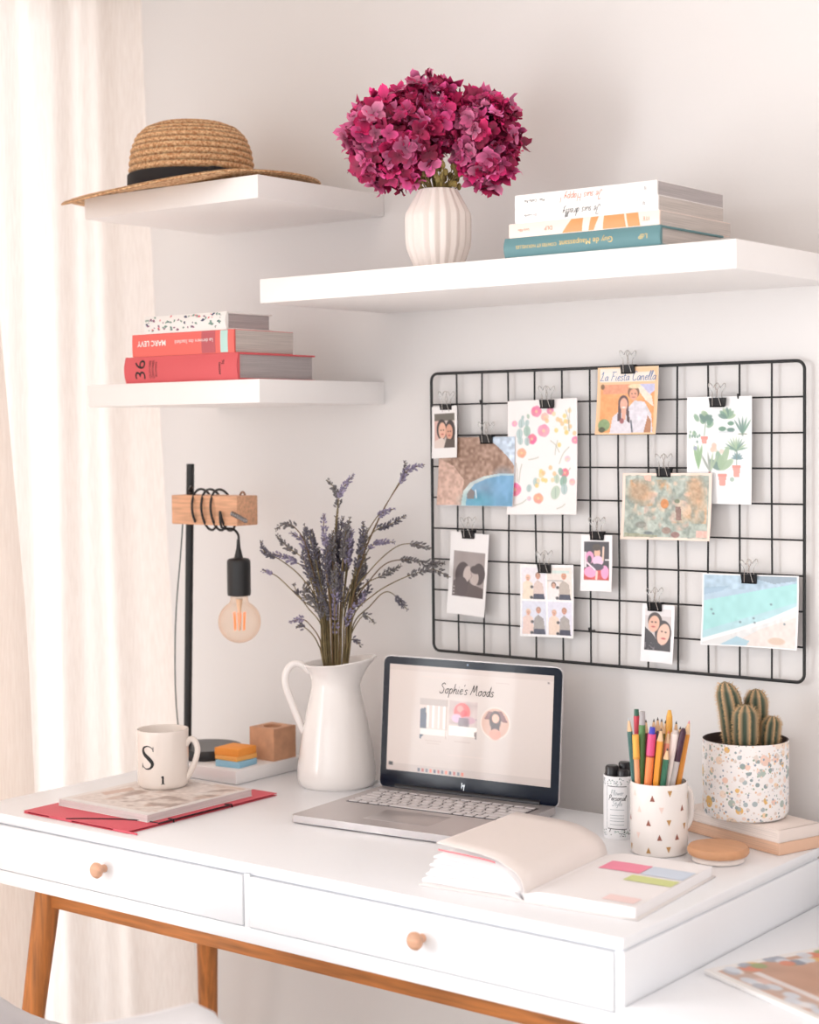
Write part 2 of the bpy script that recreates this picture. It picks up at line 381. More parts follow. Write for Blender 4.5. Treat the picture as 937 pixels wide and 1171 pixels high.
for xx in (-.385, .621):
    mb = MB(); mb.rbox(xx - .011, xx + .011, -.47, -.16, .589, .6415, .002); build('rail', mb, OAK, desk)

# ---- low white unit right of the desk
SX0, SX1, SZ = .6995, 1.55, .672
cab = thing('side_cabinet', 'low white side unit standing against the right end of the desk', 'cabinet', (1.1, -.315, 0))
build('cabinet_top', MB().rbox(SX0, SX1, -.578, -.02, SZ - .02, SZ, .003), WHITE, cab)
mb = MB(); mb.box(SX0, SX1 - .004, -.575, -.025, .06, SZ - .02); mb.box(SX0 + .03, SX1 - .03, -.54, -.04, 0, .06); build('cabinet_body', mb, WHITE, cab)
for i in range(2):
    a = SX0 + .012 + i * .418
    d = build('door', MB().rbox(a, a + .41, -.578, -.56, .07, SZ - .024, .002), WHITE, cab)
    build('knob', MB().ell((a + (.37 if i == 0 else .04), -.586, .5), (.012, .011, .012), 14, 8), BEECH, d)

# ================================================================== shelves
def shelf(label, x0, x1, z0, z1, y0=-.2938):
    o = build('floating_shelf', MB().rbox(x0, x1, y0, .012, z0, z1, .0012), SHELFW, loc=((x0 + x1) / 2, -.15, z0)); tag(o, label, 'shelf', 'white floating shelves on the wall')
shelf('white floating shelf at upper left carrying the straw hat', -.495, -.104, 1.6765, 1.7122)
shelf('long white floating shelf carrying the pink flowers and a book pile', -.103, .6955, 1.5169, 1.5537)
shelf('small white floating shelf carrying the red and coral books', -.495, -.1065, 1.3665, 1.403)

# ================================================================== books
def book(name, label, cat, x0, x1, y0, y1, z0, z1, cover, pages, hard=True, group=None, art=None, spine_art=None):
    """a book lying flat with its spine along y0"""
    t = thing(name, label, cat, ((x0 + x1) / 2, (y0 + y1) / 2, z0), group)
    th = .0028 if hard else .0008; rc = .004 if hard else 0
    mb = MB()
    mb.rbox(x0, x1, y0, y1, z0, z0 + th, th * .4); mb.rbox(x0, x1, y0, y1, z1 - th, z1, th * .4)
    n = 8; vs = []; fs = []   # rounded spine
    bulge = .004 if hard else .0008
    for i in range(n + 1):
        a = i / n; z = z0 + (z1 - z0) * a; yb = y0 - bulge * math.sin(PI * a)
        vs += [(x0, yb, z), (x1, yb, z), (x0, y0 + .0035, z), (x1, y0 + .0035, z)]
    for i in range(n):
        b = 4 * i; fs += [(b, b + 1, b + 5, b + 4), (b + 3, b + 2, b + 6, b + 7), (b, b + 4, b + 6, b + 2), (b + 1, b + 3, b + 7, b + 5)]
    fs += [(0, 2, 3, 1), (4 * n, 4 * n + 1, 4 * n + 3, 4 * n + 2)]
    mb.add(vs, fs)
    mats = [cover]
    if spine_art: mats += spine_art(mb, lambda x, y: (x, y0 - bulge * max(0, math.sin(PI * min(1, max(0, (y - z0) / (z1 - z0))))) - .0003, y))
    build('cover', mb, mats, t, 30)
    mb = MB(); mb.box(x0 + rc, x1 - rc, y0 + .003, y1 - rc, z0 + th, z1 - th); build('page_block', mb, pages, t)
    return t
def flip(fn, xc, zc): return lambda x, y: fn(xc - x, zc - y)      # lettering that reads upside down
WCOVER = M('white_paperback', (246, 242, 240), .4); ORANGE = M('orange_print', (240, 150, 92), .45); GOLD = M('gilt_print', (222, 190, 120), .4, .3)
PINKIE = M('peach_cover', (246, 224, 212), .45); ORTXT = M('coral_ink', (226, 120, 90), .5); GREYI = M('grey_ink', (110, 106, 112), .5)
TEAL = M('teal_cloth', (98, 140, 146), .6, bump=.15, bscale=700); DKTEAL = M('dark_teal', (42, 62, 74), .6)
gR = 'pile of paperbacks on the long shelf'
def sa_teal(mb, fn):
    f = flip(fn, .466, 1.5675)
    mb.text('Guy de Maupassant', .0105, lambda x, y: f(x - .010, y), 1); mb.text('CONTES ET NOUVELLES', .006, lambda x, y: f(x + .068, y), 1); mb.text('LdP', .009, lambda x, y: f(x - .096, y), 1)
    mb.stroke([(.3515, 1.555), (.3515, 1.580)], .0018, lambda x, y: fn(x, y), 2); mb.stroke([(.5845, 1.555), (.5845, 1.580)], .0018, lambda x, y: fn(x, y), 2)
    return [GOLD, DKTEAL]
book('book', 'teal hardback with gold lettering, bottom of the pile of four', 'book', .345, .586, -.2865, -.115, 1.554, 1.5805, TEAL, PAGES, True, gR, spine_art=sa_teal)
def sa_sun(mb, fn):
    z0, z1 = 1.5808, 1.5992
    for (a, b, c, d) in ((.437, .468, .452, .470), (.478, .486, .482, .494), (.500, .535, .502, .532), (.538, .556, .535, .553)):
        n = 10
        for i in range(n):
            t0, t1 = i / n, (i + 1) / n
            za, zb = z0 + .0006 + (z1 - z0 - .0012) * t0, z0 + .0006 + (z1 - z0 - .0012) * t1
            la, ra = a + (c - a) * t0, b + (d - b) * t0; lb, rb = a + (c - a) * t1, b + (d - b) * t1
            mb.add([fn(la, za), fn(ra, za), fn(rb, zb), fn(lb, zb)], [(0, 1, 2, 3)], 1)
    f = flip(fn, .468, 1.590)
    mb.text('DLP', .0075, lambda x, y: f(x + .052, y), 2); mb.text('ITE', .0075, lambda x, y: f(x - .097, y), 2); mb.text('Lucy Ellis', .005, lambda x, y: f(x + .092, y), 2)
    return [ORANGE, ORTXT]
book('book', 'peach paperback with an orange sunray spine, third in the pile of four', 'book', .352, .584, -.2865, -.093, 1.5806, 1.5994, PINKIE, PAGES, False, gR, spine_art=sa_sun)
def sa_chill(mb, fn):
    f = flip(fn, .472, 1.609); handwriting(mb, 'Je suis dreilly', .0105, .0008, lambda x, y: f(x + .004, y + .0003), 1)
    mb.text('Dr Camille', .0045, lambda x, y: f(x + .085, y), 2); mb.text('SJ', .006, lambda x, y: f(x - .09, y), 2); return [INK, GREYI]
book('book', 'white paperback with black handwritten title, second from top of the right pile', 'book', .362, .582, -.2865, -.11, 1.5994, 1.6186, WCOVER, PAGES, False, gR, spine_art=sa_chill)
def sa_happy(mb, fn):
    f = flip(fn, .472, 1.628); handwriting(mb, 'Je suis Happy !', .0105, .0009, lambda x, y: f(x + .004, y + .0003), 1)
    mb.text('Max . Cathy Rai', .0052, lambda x, y: f(x + .078, y), 2); mb.text('SJ', .006, lambda x, y: f(x - .092, y), 3); return [ORTXT, INK, GREYI]
book('book', 'white paperback with orange handwritten title, topmost of the right pile', 'book', .362, .5805, -.2865, -.108, 1.6186, 1.6372, WCOVER, GREYPAGES, False, gR, spine_art=sa_happy)
gL = 'pile of books on the small lower shelf'
RED = M('red_cloth_cover', (218, 92, 98), .5, bump=.05, bscale=600); CORAL = M('coral_cover', (236, 108, 100), .45); MAUVE = M('mauve_stripe', (190, 92, 100), .5); MINT = M('mint_stripe', (186, 222, 216), .5)
def sa_red(mb, fn):
    rot = lambda x, y: fn(-.371 - y, 1.4245 + x)      # reads upward
    mb.text('36', .034, lambda x, y: rot(x, y), 1)
    for k, s in enumerate(('QUAI DES', 'ORFEVRES', 'ROMAN')):
        mb.text(s, .0065, lambda x, y, k=k: fn(-.349 + k * .007 - y, 1.4245 + x), 1)
    mb.text('PRESSES', .0055, lambda x, y: fn(-.193 - y, 1.422 + x), 1, bold=.01); mb.text('36', .008, lambda x, y: fn(-.186 - y, 1.431 + x), 1)
    return [INK]
book('book', 'thick red hardback with black 36 on the spine, bottom of the left pile', 'book', -.41, -.157, -.2865, -.105, 1.4032, 1.4455, RED, GREYPAGES, True, gL, spine_art=sa_red)
def sa_coral(mb, fn):
    z0, z1 = 1.4462, 1.4812
    def band(a, b, mi):
        n = 6
        for i in range(n):
            p, q = z0 + .0004 + (z1 - z0 - .0008) * i / n, z0 + .0004 + (z1 - z0 - .0008) * (i + 1) / n
            mb.add([fn(a, p), fn(b, p), fn(b, q), fn(a, q)], [(0, 1, 2, 3)], mi)
    band(-.235, -.205, 1); band(-.194, -.178, 2)
    f = flip(fn, -.30, 1.4637); f2 = lambda x, y: [a + b for a, b in zip(f(x, y), (0, -.0003, 0))]
    mb.text('MARC LEVY', .0125, lambda x, y: f2(x + .047, y - .003), 3, bold=.02); mb.text('La derniere des Stanfield', .0085, lambda x, y: f2(x - .048, y - .003), 3)
    for k in range(3): mb.text('pocket', .006, lambda x, y, k=k: f2(x + .035 - k * .032, y - .0118 + .0245), 3) if False else None
    return [MAUVE, MINT, WCOVER]
book('book', 'coral paperback with white lettering in the middle of the left pile', 'book', -.393, -.165, -.2865, -.15, 1.4458, 1.4815, CORAL, PAGES, False, gL, spine_art=sa_coral)
def sa_flor(mb, fn):
    r = random.Random(3)
    for i in range(70):
        x = r.uniform(-.357, -.186); z = r.uniform(1.4845, 1.5065); w = r.uniform(.003, .010)
        a = r.uniform(0, PI); mb.stroke([(x, z), (x + w * .5 * math.cos(a), z + w * .35 * math.sin(a)), (x + w * math.cos(a), z + w * .45 * math.sin(a))], [.0006, w * .5, .0006], lambda x, y: fn(x, min(1.509, max(1.4825, y))), r.choice([1, 1, 2, 3, 4]))
    return [M('leaf_green_print', (118, 150, 140), .5), M('slate_print', (70, 78, 108), .5), M('rose_print', (222, 120, 130), .5), M('plum_print', (140, 90, 120), .5)]
book('book', 'white flower-patterned book on top of the left pile', 'book', -.361, -.18, -.2865, -.182, 1.4818, 1.5095, M('white_flower_cover', (240, 238, 236), .5), GREYPAGES, True, gL, spine_art=sa_flor)

# ================================================================== straw hat
def straw(name, c1, c2):
    m = bpy.data.materials.new(name); m.use_nodes = True; nt = m.node_tree; b = nt.nodes['Principled BSDF']; b.inputs['Roughness'].default_value = .75
    tc = nt.nodes.new('ShaderNodeTexCoord'); n = nt.nodes.new('ShaderNodeTexNoise'); n.inputs['Scale'].default_value = 240; n.inputs['Detail'].default_value = 3
    cr = nt.nodes.new('ShaderNodeValToRGB'); cr.color_ramp.elements[0].color = rgb(*c1); cr.color_ramp.elements[1].color = rgb(*c2); cr.color_ramp.elements[0].position = .36; cr.color_ramp.elements[1].position = .62
    bp = nt.nodes.new('ShaderNodeBump'); bp.inputs['Strength'].default_value = .5; bp.inputs['Distance'].default_value = .0015
    nt.links.new(tc.outputs['Object'], n.inputs['Vector']); nt.links.new(n.outputs['Fac'], cr.inputs['Fac']); at = nt.nodes.new('ShaderNodeAttribute'); at.attribute_name = 'Col'; mu = nt.nodes.new('ShaderNodeMix'); mu.data_type = 'RGBA'; mu.blend_type = 'MULTIPLY'; mu.inputs[0].default_value = 1; nt.links.new(cr.outputs['Color'], mu.inputs[6]); nt.links.new(at.outputs['Color'], mu.inputs[7]); nt.links.new(mu.outputs[2], b.inputs['Base Color']); nt.links.new(n.outputs['Fac'], bp.inputs['Height']); nt.links.new(bp.outputs['Normal'], b.inputs['Normal']); return m
STRAW = straw('plaited_straw', (204, 144, 96), (252, 214, 168))
HX, HY, HZ = -.338, -.2, 1.7155
hat = thing('straw_hat', 'wide-brimmed straw hat with a black ribbon on the upper left shelf', 'hat', (HX, HY, HZ))
RV = Vector((.789, .614, 0))
def hat_warp(p):
    d = (p - Vector((HX, HY, 0))).dot(RV); r = math.hypot(p.x - HX, p.y - HY)
    k = max(0, (r - .10) / .11); q = max(0, (-.296 - p.y) / .117)
    return p + Vector((0, 0, (.010 * d / .21 * k if d > 0 else .012 * d / .21 * k * k) + .004 * k - .017 * min(1, q) * (1 - .5 * d / .21)))
prof = []; rows = 13
key = [(.101, .0), (.1005, .02), (.0995, .045), (.096, .068), (.088, .088), (.074, .102), (.054, .110), (.03, .1135), (.0005, .1145)]
def kp(t):
    t *= len(key) - 1; i = min(int(t), len(key) - 2); f = t - i
    return key[i][0] + (key[i + 1][0] - key[i][0]) * f, key[i][1] + (key[i + 1][1] - key[i][1]) * f
N = 198
for i in range(N + 1):                       # spiral rows of plait: each row a rounded rib, twisted along its length
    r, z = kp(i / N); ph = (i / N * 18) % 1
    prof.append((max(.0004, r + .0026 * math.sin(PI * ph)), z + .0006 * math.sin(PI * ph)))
mb = MB(); hc = []
for i in range(N + 1):
    for k in range(160):
        q = math.sin(PI * ((i / N * 18) % 1)) ** .7; q = (.42 + .58 * q) * (.88 + .12 * math.sin(k * 1.9 + (int(i / N * 18) % 2) * 2.6 + i * 1.1)); hc.append((q, q * .97, q * .93, 1))  # shade in the grooves between plait rows is painted into the vertex colour
mb.lathe(prof, (0, 0, 0), 160, rf=lambda r, z, w: max(.0004, r + .0005 * math.sin(w * 90 + z * 900)))
bp_ = []
for i in range(61):
    t = i / 60; r = .0995 + (.2105 - .0995) * t; bp_.append((r, .0012 + .0014 * abs(math.sin(PI * 10 * t))))
bp_ += [(.2118, 0), (.2105, -.0022)]
for i in range(30, -1, -1):
    t = i / 30; bp_.append((.0995 + (.2105 - .0995) * t, -.0022 - .0012 * abs(math.sin(PI * 10 * t))))
mb.lathe(bp_, (0, 0, 0), 160)
for i in range(len(bp_)):
    for k in range(160):
        t = i / 60 if i <= 60 else max(0, 1 - (i - 63) / 30); q = (.5 + .5 * abs(math.sin(PI * 10 * t)) ** .7) * (.88 + .12 * math.sin(k * 1.9 + i * 1.3)); hc.append((q, q * .97, q * .93, 1))  # brim grooves get the same painted shade
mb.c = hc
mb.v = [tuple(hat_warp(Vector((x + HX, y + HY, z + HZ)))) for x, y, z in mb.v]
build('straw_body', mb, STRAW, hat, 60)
mb = MB(); mb.lathe([(.1045, .002), (.1055, .004), (.105, .026), (.1035, .0275), (.099, .0275), (.099, .002)], (HX, HY, HZ), 80)
mb.rbox(HX + .094, HX + .108, HY - .06, HY - .035, HZ + .004, HZ + .027, .003)
build('ribbon', mb, M('black_grosgrain', (30, 28, 30), .75, bump=.2, bscale=500), hat)

# ================================================================== vase and hydrangeas
VX, VY, VZ = .166, -.199, 1.5541
vase = thing('vase', 'white ribbed ceramic vase holding the pink flowers', 'vase', (VX, VY, VZ))
nr = 18
def vrf(r, z, w):
    q = abs(((nr * w / (2 * PI)) % 1) * 2 - 1)
    return r * (.955 + .075 * q)
mb = MB()
mb.lathe([(.0315, 0), (.0335, .003), (.0400, .018), (.0458, .034), (.0474, .048), (.0476, .078), (.0465, .0845), (.0380, .1005), (.0300, .1150), (.0284, .1185)], (VX, VY, VZ), 256, rf=vrf)
mb.lathe([(.0276, .119), (.0262, .119), (.028, .108), (.037, .09), (.040, .06), (.034, .02), (.02, .008), (.0005, .008)], (VX, VY, VZ), 48)
mb.f.pop(-1) if False else None
build('vase_body', mb, M('matt_white_bisque', (240, 230, 224), .55), vase, 60)
PETC = [(214, 44, 118), (190, 26, 92), (232, 84, 152), (158, 14, 72), (242, 120, 176), (200, 36, 100)]
def hydrangea(label, cx, cy, cz, rx, ry, rz, n, seed):
    r = random.Random(seed)
    t = thing('hydrangea', label, 'flower', (VX, VY, VZ + .02), 'pink hydrangeas in the ribbed vase')
    mb = MB(); cols = []
    for i in range(n):
        z = 1 - 2 * (i + .5) / n; w = i * 2.39996 + r.uniform(-.2, .2); q = math.sqrt(max(0, 1 - z * z))
        nrm = Vector((q * math.cos(w), q * math.sin(w), z + r.uniform(-.1, .1))).normalized()
        k = r.uniform(.74, 1.10)
        c = Vector((cx + rx * nrm.x * k, cy + ry * nrm.y * k, cz + rz * nrm.z * k))
        nn = (nrm + Vector((r.uniform(-.7, .7), r.uniform(-.7, .7), r.uniform(-.7, .7)))).normalized()
        a = nn.orthogonal().normalized(); b = nn.cross(a); ph = r.uniform(0, PI); S = r.uniform(.0100, .0175)
        base = Vector(r.choice(PETC)); base = base * r.uniform(.8, 1.15)
        if nrm.x < .35 and r.random() < .38: base = Vector(r.choice([(214, 96, 148), (226, 130, 170)]))  # window light painted in: paler pinks on florets turned to the left
        for p in range(4):
            an = ph + p * PI / 2 + r.uniform(-.2, .2); e = a * math.cos(an) + b * math.sin(an); f = nn.cross(e)
            cup = r.uniform(-.4, .9); tw = r.uniform(-.6, .6); o = len(mb.v)
            vs = []
            for (lu, lw) in ((.05, .12), (.45, .48), (.85, .40), (1.08, .06)):
                for sd in (-1, 0, 1):
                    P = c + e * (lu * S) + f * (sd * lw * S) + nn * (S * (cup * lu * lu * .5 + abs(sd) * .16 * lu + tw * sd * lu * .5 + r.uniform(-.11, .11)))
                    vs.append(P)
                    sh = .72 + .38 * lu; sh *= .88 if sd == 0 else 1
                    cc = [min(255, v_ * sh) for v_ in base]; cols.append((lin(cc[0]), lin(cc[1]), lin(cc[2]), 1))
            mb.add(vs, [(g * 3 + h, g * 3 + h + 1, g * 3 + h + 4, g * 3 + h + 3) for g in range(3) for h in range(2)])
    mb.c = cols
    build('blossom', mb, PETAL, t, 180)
    mb = MB(); st = Vector((VX + (cx - VX) * .15, VY + (cy - VY) * .15, VZ + .02)); mid = Vector((VX + (cx - VX) * .22, VY + (cy - VY) * .22, VZ + .122)); en = Vector((cx, cy, cz - rz * .2))
    P = smooth_poly([tuple(st), tuple(mid), tuple(mid.lerp(en, .5) + Vector((0, 0, -.004))), tuple(en)], 5); mb.tube(P, .0028, 7)
    for i in range(18):                        # small dry leaves round the mouth of the vase
        d = Vector((r.uniform(-1, 1), r.uniform(-1, 1), 0)); q = Vector((VX, VY, VZ + .116)); e = q + d * .030 + Vector((0, 0, r.uniform(.006, .04)))
        mb.tube([q + d * .015, e], [.0012, .0007], 5); mb.ell(e, (.0045, .0030, .0055), 6, 4, Matrix.Rotation(r.uniform(0, 3), 3, 'Z'))
    for i in range(26):                        # dry green branchlets under the head
        d = Vector((r.uniform(-1, 1), r.uniform(-1, 1), r.uniform(-.75, .3))).normalized(); q = Vector(P[13]); e = Vector((cx + rx * .72 * d.x, cy + ry * .72 * d.y, cz + rz * .72 * d.z))
        mb.tube([q, q.lerp(e, .5) + Vector((0, 0, .006)), e], [.0013, .0011, .0008], 5)
        mb.ell(e, (.003, .003, .003), 6, 4)
    build('stem', mb, M('olive_stem', (150, 132, 74), .6, var=.3, vscale=80), t)
    return t
FW = Vector((-.614, .789, 0))
def vp(dx, dz, dep=0): return (VX + .789 * dx + -.614 * dep, VY + .614 * dx + .789 * dep, VZ + dz)
hydrangea('largest pink hydrangea head leaning left over the vase', *vp(-.063, .189, -.005), .066, .068, .064, 300, 1)
hydrangea('upright pink hydrangea head in the middle of the bouquet', *vp(-.014, .229, .02), .053, .054, .053, 220, 2)
hydrangea('tall dark pink hydrangea head on the right of the bouquet', *vp(.072, .190, .0), .045, .048, .067, 240, 3)

# ================================================================== wire grid panel
grid = thing('wire_grid_panel', 'black wire grid panel on the wall displaying clipped pictures', 'grid panel', (.325, 0, .9634))
GZ0 = .9634; mb = MB(); rc = .012
loop = []
for (cx, cz, a0) in ((.65 - rc, GZ0 + rc, -90), (.65 - rc, GZ0 + .45 - rc, 0), (rc, GZ0 + .45 - rc, 90), (rc, GZ0 + rc, 180)):
    for k in range(7):
        a = math.radians(a0 + 15 * k); loop.append((cx + rc * math.cos(a), 0, cz + rc * math.sin(a)))
loop.append(loop[0]); loop.append(loop[1]); mb.tube(loop, .0024, 8, cap=False)
build('border_wire', mb, BLACKMETAL, grid)
for i in range(1, 13):
    x = .05 * i; b = .0012 * math.sin(i * 3.7)
    build('vertical_wire', MB().tube([(x, .0012, GZ0 + .001), (x + b, .0012, GZ0 + .15), (x - b, .0012, GZ0 + .3), (x, .0012, GZ0 + .449)], .00145, 6), BLACKMETAL, grid)
for i in range(1, 9):
    z = GZ0 + .05 * i
    build('horizontal_wire', MB().tube([(.001, -.0014, z), (.649, -.0014, z)], .00145, 6), BLACKMETAL, grid)
for x, z in ((.10, GZ0 + .4), (.55, GZ0 + .4), (.30, GZ0 + .05)):
    mb = MB(); mb.tube([(x, .013, z), (x, -.003, z), (x, -.004, z + .006)], .0016, 8); build('wall_hook', mb, BLACKMETAL, grid)

# ---- the pictures
SK, SK2 = (232, 176, 150), (214, 152, 126); DK = (44, 34, 34); BR = (92, 62, 48)
def p_couple_a():
    c = Canvas(60, 96, (246, 243, 242)); c.rect(.1, .14, .9, .8, (206, 190, 182)); c.rect(.1, .14, .9, .28, (96, 90, 80)); c.rect(.1, .28, .3, .8, (214, 170, 160))
    c.rect(.55, .5, .9, .8, (110, 92, 80)); c.el(.38, .45, .2, .2, DK); c.el(.72, .48, .2, .21, DK); c.el(.40, .47, .15, .16, SK); c.el(.68, .5, .14, .15, SK2)
    c.poly([(.1, .8), (.12, .66), (.4, .6), (.6, .8)], (226, 206, 196)); c.poly([(.45, .8), (.55, .62), (.9, .66), (.9, .8)], (72, 60, 54))
    for x, y in ((.35, .46), (.45, .46), (.64, .49), (.73, .49)): c.el(x, y, .025, .012, (70, 40, 36))
    c.el(.4, .54, .05, .013, (180, 70, 70)); c.el(.68, .57, .05, .013, (180, 70, 70)); return c
def p_cove():
    c = Canvas(140, 104, (196, 214, 234)); c.poly([(0, 0), (.62, 0), (.78, .14), (.92, .3), (1, .42), (1, .62), (.4, .75), (.3, 1), (0, 1)], (156, 120, 100))
    c.noise(38, 34, 2, (0, 0, 1, .62)); c.poly([(0, .3), (.2, .42), (.34, .62), (.3, 1), (0, 1)], (206, 166, 148)); c.noise(26, 40, 4, (0, .3, .34, 1))
    c.poly([(.3, 1), (.33, .78), (.42, .66), (.6, .57), (.8, .53), (1, .53), (1, 1)], (206, 220, 216)); c.poly([(.36, 1), (.38, .82), (.48, .68), (.64, .6), (.82, .56), (1, .56), (1, 1)], (98, 158, 198)); c.el(.6, .75, .14, .1, (116, 140, 170), .5, soft=14); c.el(.52, .92, .15, .09, (52, 148, 172), .7, soft=14); c.el(.86, .7, .14, .2, (112, 172, 220), .6, soft=16)
    c.noise(14, 24, 6, (.35, .55, 1, 1)); c.poly([(.38, .82), (.43, .74), (.48, .8), (.47, .9), (.38, .9)], (120, 112, 112)); c.line([(.49, .77), (.5, .88)], .014, (232, 238, 240)); return c
def p_flowers():
    c = Canvas(116, 158, (250, 243, 242)); r = random.Random(5); G = [(150, 186, 172), (122, 168, 150), (168, 196, 196), (176, 200, 178)]
    for x, y, q, k in ((.42, .1, .075, (240, 110, 150)), (.62, .1, .05, (238, 130, 160)), (.54, .15, .055, (246, 186, 168)), (.52, .27, .085, (242, 140, 180)), (.35, .34, .07, (232, 92, 130)), (.2, .46, .065, (240, 160, 120)), (.1, .78, .09, (238, 96, 148)), (.43, .86, .07, (246, 150, 120)), (.82, .64, .06, (236, 96, 128)), (.97, .36, .05, (242, 120, 160)), (.1, .2, .04, (244, 160, 186)), (.3, .86, .03, (220, 180, 200)), (.93, .72, .045, (246, 176, 180)), (.86, .52, .04, (248, 190, 196))):
        c.el(x, y, q, q * .62, k, .85)
        for j in range(5): c.el(x + q * .55 * math.cos(j * 1.257), y + q * .4 * math.sin(j * 1.257), q * .42, q * .3, [min(255, v + r.randint(-14, 30)) for v in k], .6)
        c.el(x, y, q * .25, q * .18, (250, 214, 150), .7)
    for x, y, q in ((.2, .2, .06), (.28, .2, .045), (.17, .29, .065), (.28, .27, .07), (.18, .35, .055), (.28, .36, .055), (.4, .72, .06), (.3, .77, .05), (.7, .69, .06), (.8, .71, .07), (.68, .81, .09), (.81, .78, .07), (.76, .63, .05), (.22, .15, .03), (.3, .14, .03)):
        c.el(x, y, q * .72, q * .7, r.choice(G), .85, r.uniform(-.5, .5)); c.line([(x, y - q * .4), (x, y + q * .5)], .01, (120, 150, 140), .5)
    for i in range(30):
        x, y = (r.gauss(.78, .09), r.gauss(.2, .06)) if i < 16 else (r.gauss(.56, .08), r.gauss(.66, .05))
        c.el(x, y, .028, .02, r.choice([(250, 206, 110), (248, 190, 130), (246, 214, 160)]), .8)
    for (x, y, dx, dy) in ((.84, .1, .05, .18), (.9, .08, -.02, .2), (.62, .36, .12, .1), (.72, .36, -.04, .12), (.88, .42, -.14, .14), (.12, .55, .02, .16), (.2, .56, -.04, .16), (.1, .92, .16, -.05), (.7, .95, .12, -.04), (.9, .6, -.1, .14), (.3, .52, .14, -.02)):
        c.line(smooth_poly([(x, y), (x + dx * .6, y + dy * .4), (x + dx, y + dy)], 4), .012, (150, 160, 140), .6)
    return c
def p_couple_d():
    c = Canvas(100, 100, (250, 204, 158)); c.rect(.02, .02, .98, .98, (248, 196, 146)); c.rect(.04, .02, .62, .22, (250, 238, 230), .85); c.rect(.08, .08, .94, .22, (250, 236, 226), .9)
    c.rect(.06, .26, .94, .97, (244, 160, 92)); c.noise(16, 8, 3, (.06, .26, .94, .97)); c.rect(.1, .26, .62, .40, (236, 150, 110)); c.poly([(.66, .26), (.94, .26), (.94, .36), (.86, .42)], (200, 196, 232)); c.poly([(.6, .26), (.7, .26), (.9, .44), (.94, .6), (.8, .5)], (250, 226, 206))
    c.poly([(.5, .98), (.52, .6), (.62, .5), (.78, .52), (.9, .7), (.94, .97)], (222, 216, 226)); c.noise(16, 16, 7, (.5, .5, .94, .97))
    c.head(.6, .4, .085, (230, 156, 124), (120, 78, 52)); c.el(.61, .29, .1, .035, (244, 216, 170))
    c.poly([(.22, .98), (.26, .74), (.36, .66), (.54, .68), (.56, .98)], (226, 218, 226)); c.el(.435, .54, .085, .12, (66, 40, 44)); c.poly([(.355, .55), (.335, .80), (.395, .80), (.40, .58)], (66, 40, 44)); c.poly([(.475, .58), (.515, .55), (.545, .84), (.49, .80)], (66, 40, 44)); c.poly([(.40, .62), (.48, .62), (.47, .78), (.41, .78)], (228, 160, 134)); c.el(.44, .555, .062, .098, (236, 168, 142)); c.el(.44, .60, .03, .012, (250, 236, 232))
    c.el(.41, .8, .035, .04, (150, 70, 72)); c.line([(.56, .8), (.58, .96)], .025, (70, 74, 90)); c.poly([(.78, .97), (.84, .72), (.9, .8), (.9, .97)], (180, 120, 84)); c.el(.13, .86, .09, .09, (130, 156, 104)); c.el(.1, .93, .05, .04, (70, 74, 50)); c.el(.09, .29, .03, .04, (120, 84, 50))
    c.noise(10, 40, 9, (.06, .26, .94, .97)); return c
def p_plants():
    c = Canvas(100, 146, (249, 249, 250)); r = random.Random(8); G = [(122, 158, 130), (96, 138, 116), (150, 178, 142), (88, 122, 112)]
    def pot(x, y, w, h): c.poly([(x - w, y), (x + w, y), (x + w * .68, y + h), (x - w * .68, y + h)], (240, 150, 138)); c.rect(x - w * 1.1, y - .012, x + w * 1.1, y + .014, (232, 136, 124))
    def leaf(x, y, a, L, w, k): c.el(x + math.cos(a) * L / 2, y - math.sin(a) * L / 2 / 1.46, L / 2, w / 1.46, k, .9, -a)
    for i in range(16): leaf(.29 + r.gauss(0, .05), .22 + r.gauss(0, .025), r.uniform(.2, 2.9), r.uniform(.08, .14), .035, r.choice(G))
    c.line([(.29, .24), (.27, .36)], .012, (110, 140, 110)); pot(.27, .38, .05, .06)
    for i in range(7): leaf(.62, .2, .3 + i * .42, .14, .03, r.choice(G))
    c.el(.55, .30, .06, .022, G[1]); c.el(.68, .31, .06, .02, G[3]); c.line([(.5, .33), (.72, .33)], .012, (170, 180, 190)); c.el(.68, .25, .05, .02, G[1])
    for a in (1.0, 1.3, 1.57, 1.85, 2.15): leaf(.86, .35, a, .22, .016, r.choice(G)); 
    c.line([(.8, .35), (.92, .35)], .015, (120, 130, 110))
    for i in range(14): c.el(.1 + r.gauss(0, .05), .36 + r.gauss(0, .025), .016, .014, r.choice(G), .8)
    for i in range(10): c.el(.43 + r.gauss(0, .05), .48 + r.gauss(0, .02), .035, .022, (246, 190, 170), .7)
    for i in range(11): leaf(.76, .5, .2 + i * .27, .17, .013, r.choice(G))
    for i in range(7): leaf(.78, .58, .1 + i * .48, .09, .014, (98, 132, 138))
    c.line([(.77, .5), (.77, .64)], .012, (110, 130, 120)); pot(.77, .65, .06, .1)
    for a, L in ((1.2, .34), (1.75, .26), (2.5, .22), (.6, .24), (1.5, .2)): leaf(.52, .68, a, L, .05, r.choice(G))
    pot(.55, .73, .065, .1)
    for a in (1.4, 1.6, 1.8): leaf(.18, .66, a, .3, .025, r.choice([(150, 186, 130), (130, 170, 120)]))
    for a in (1.1, 1.4, 1.7, 2.1): leaf(.36, .70, a, .26, .018, r.choice([(160, 180, 150), (140, 150, 140)]))
    c.el(.13, .48, .03, .02, (150, 160, 180)); c.el(.7, .77, .035, .022, (170, 190, 176)); c.rect(.335, .7, .365, .80, (190, 110, 110)); return c
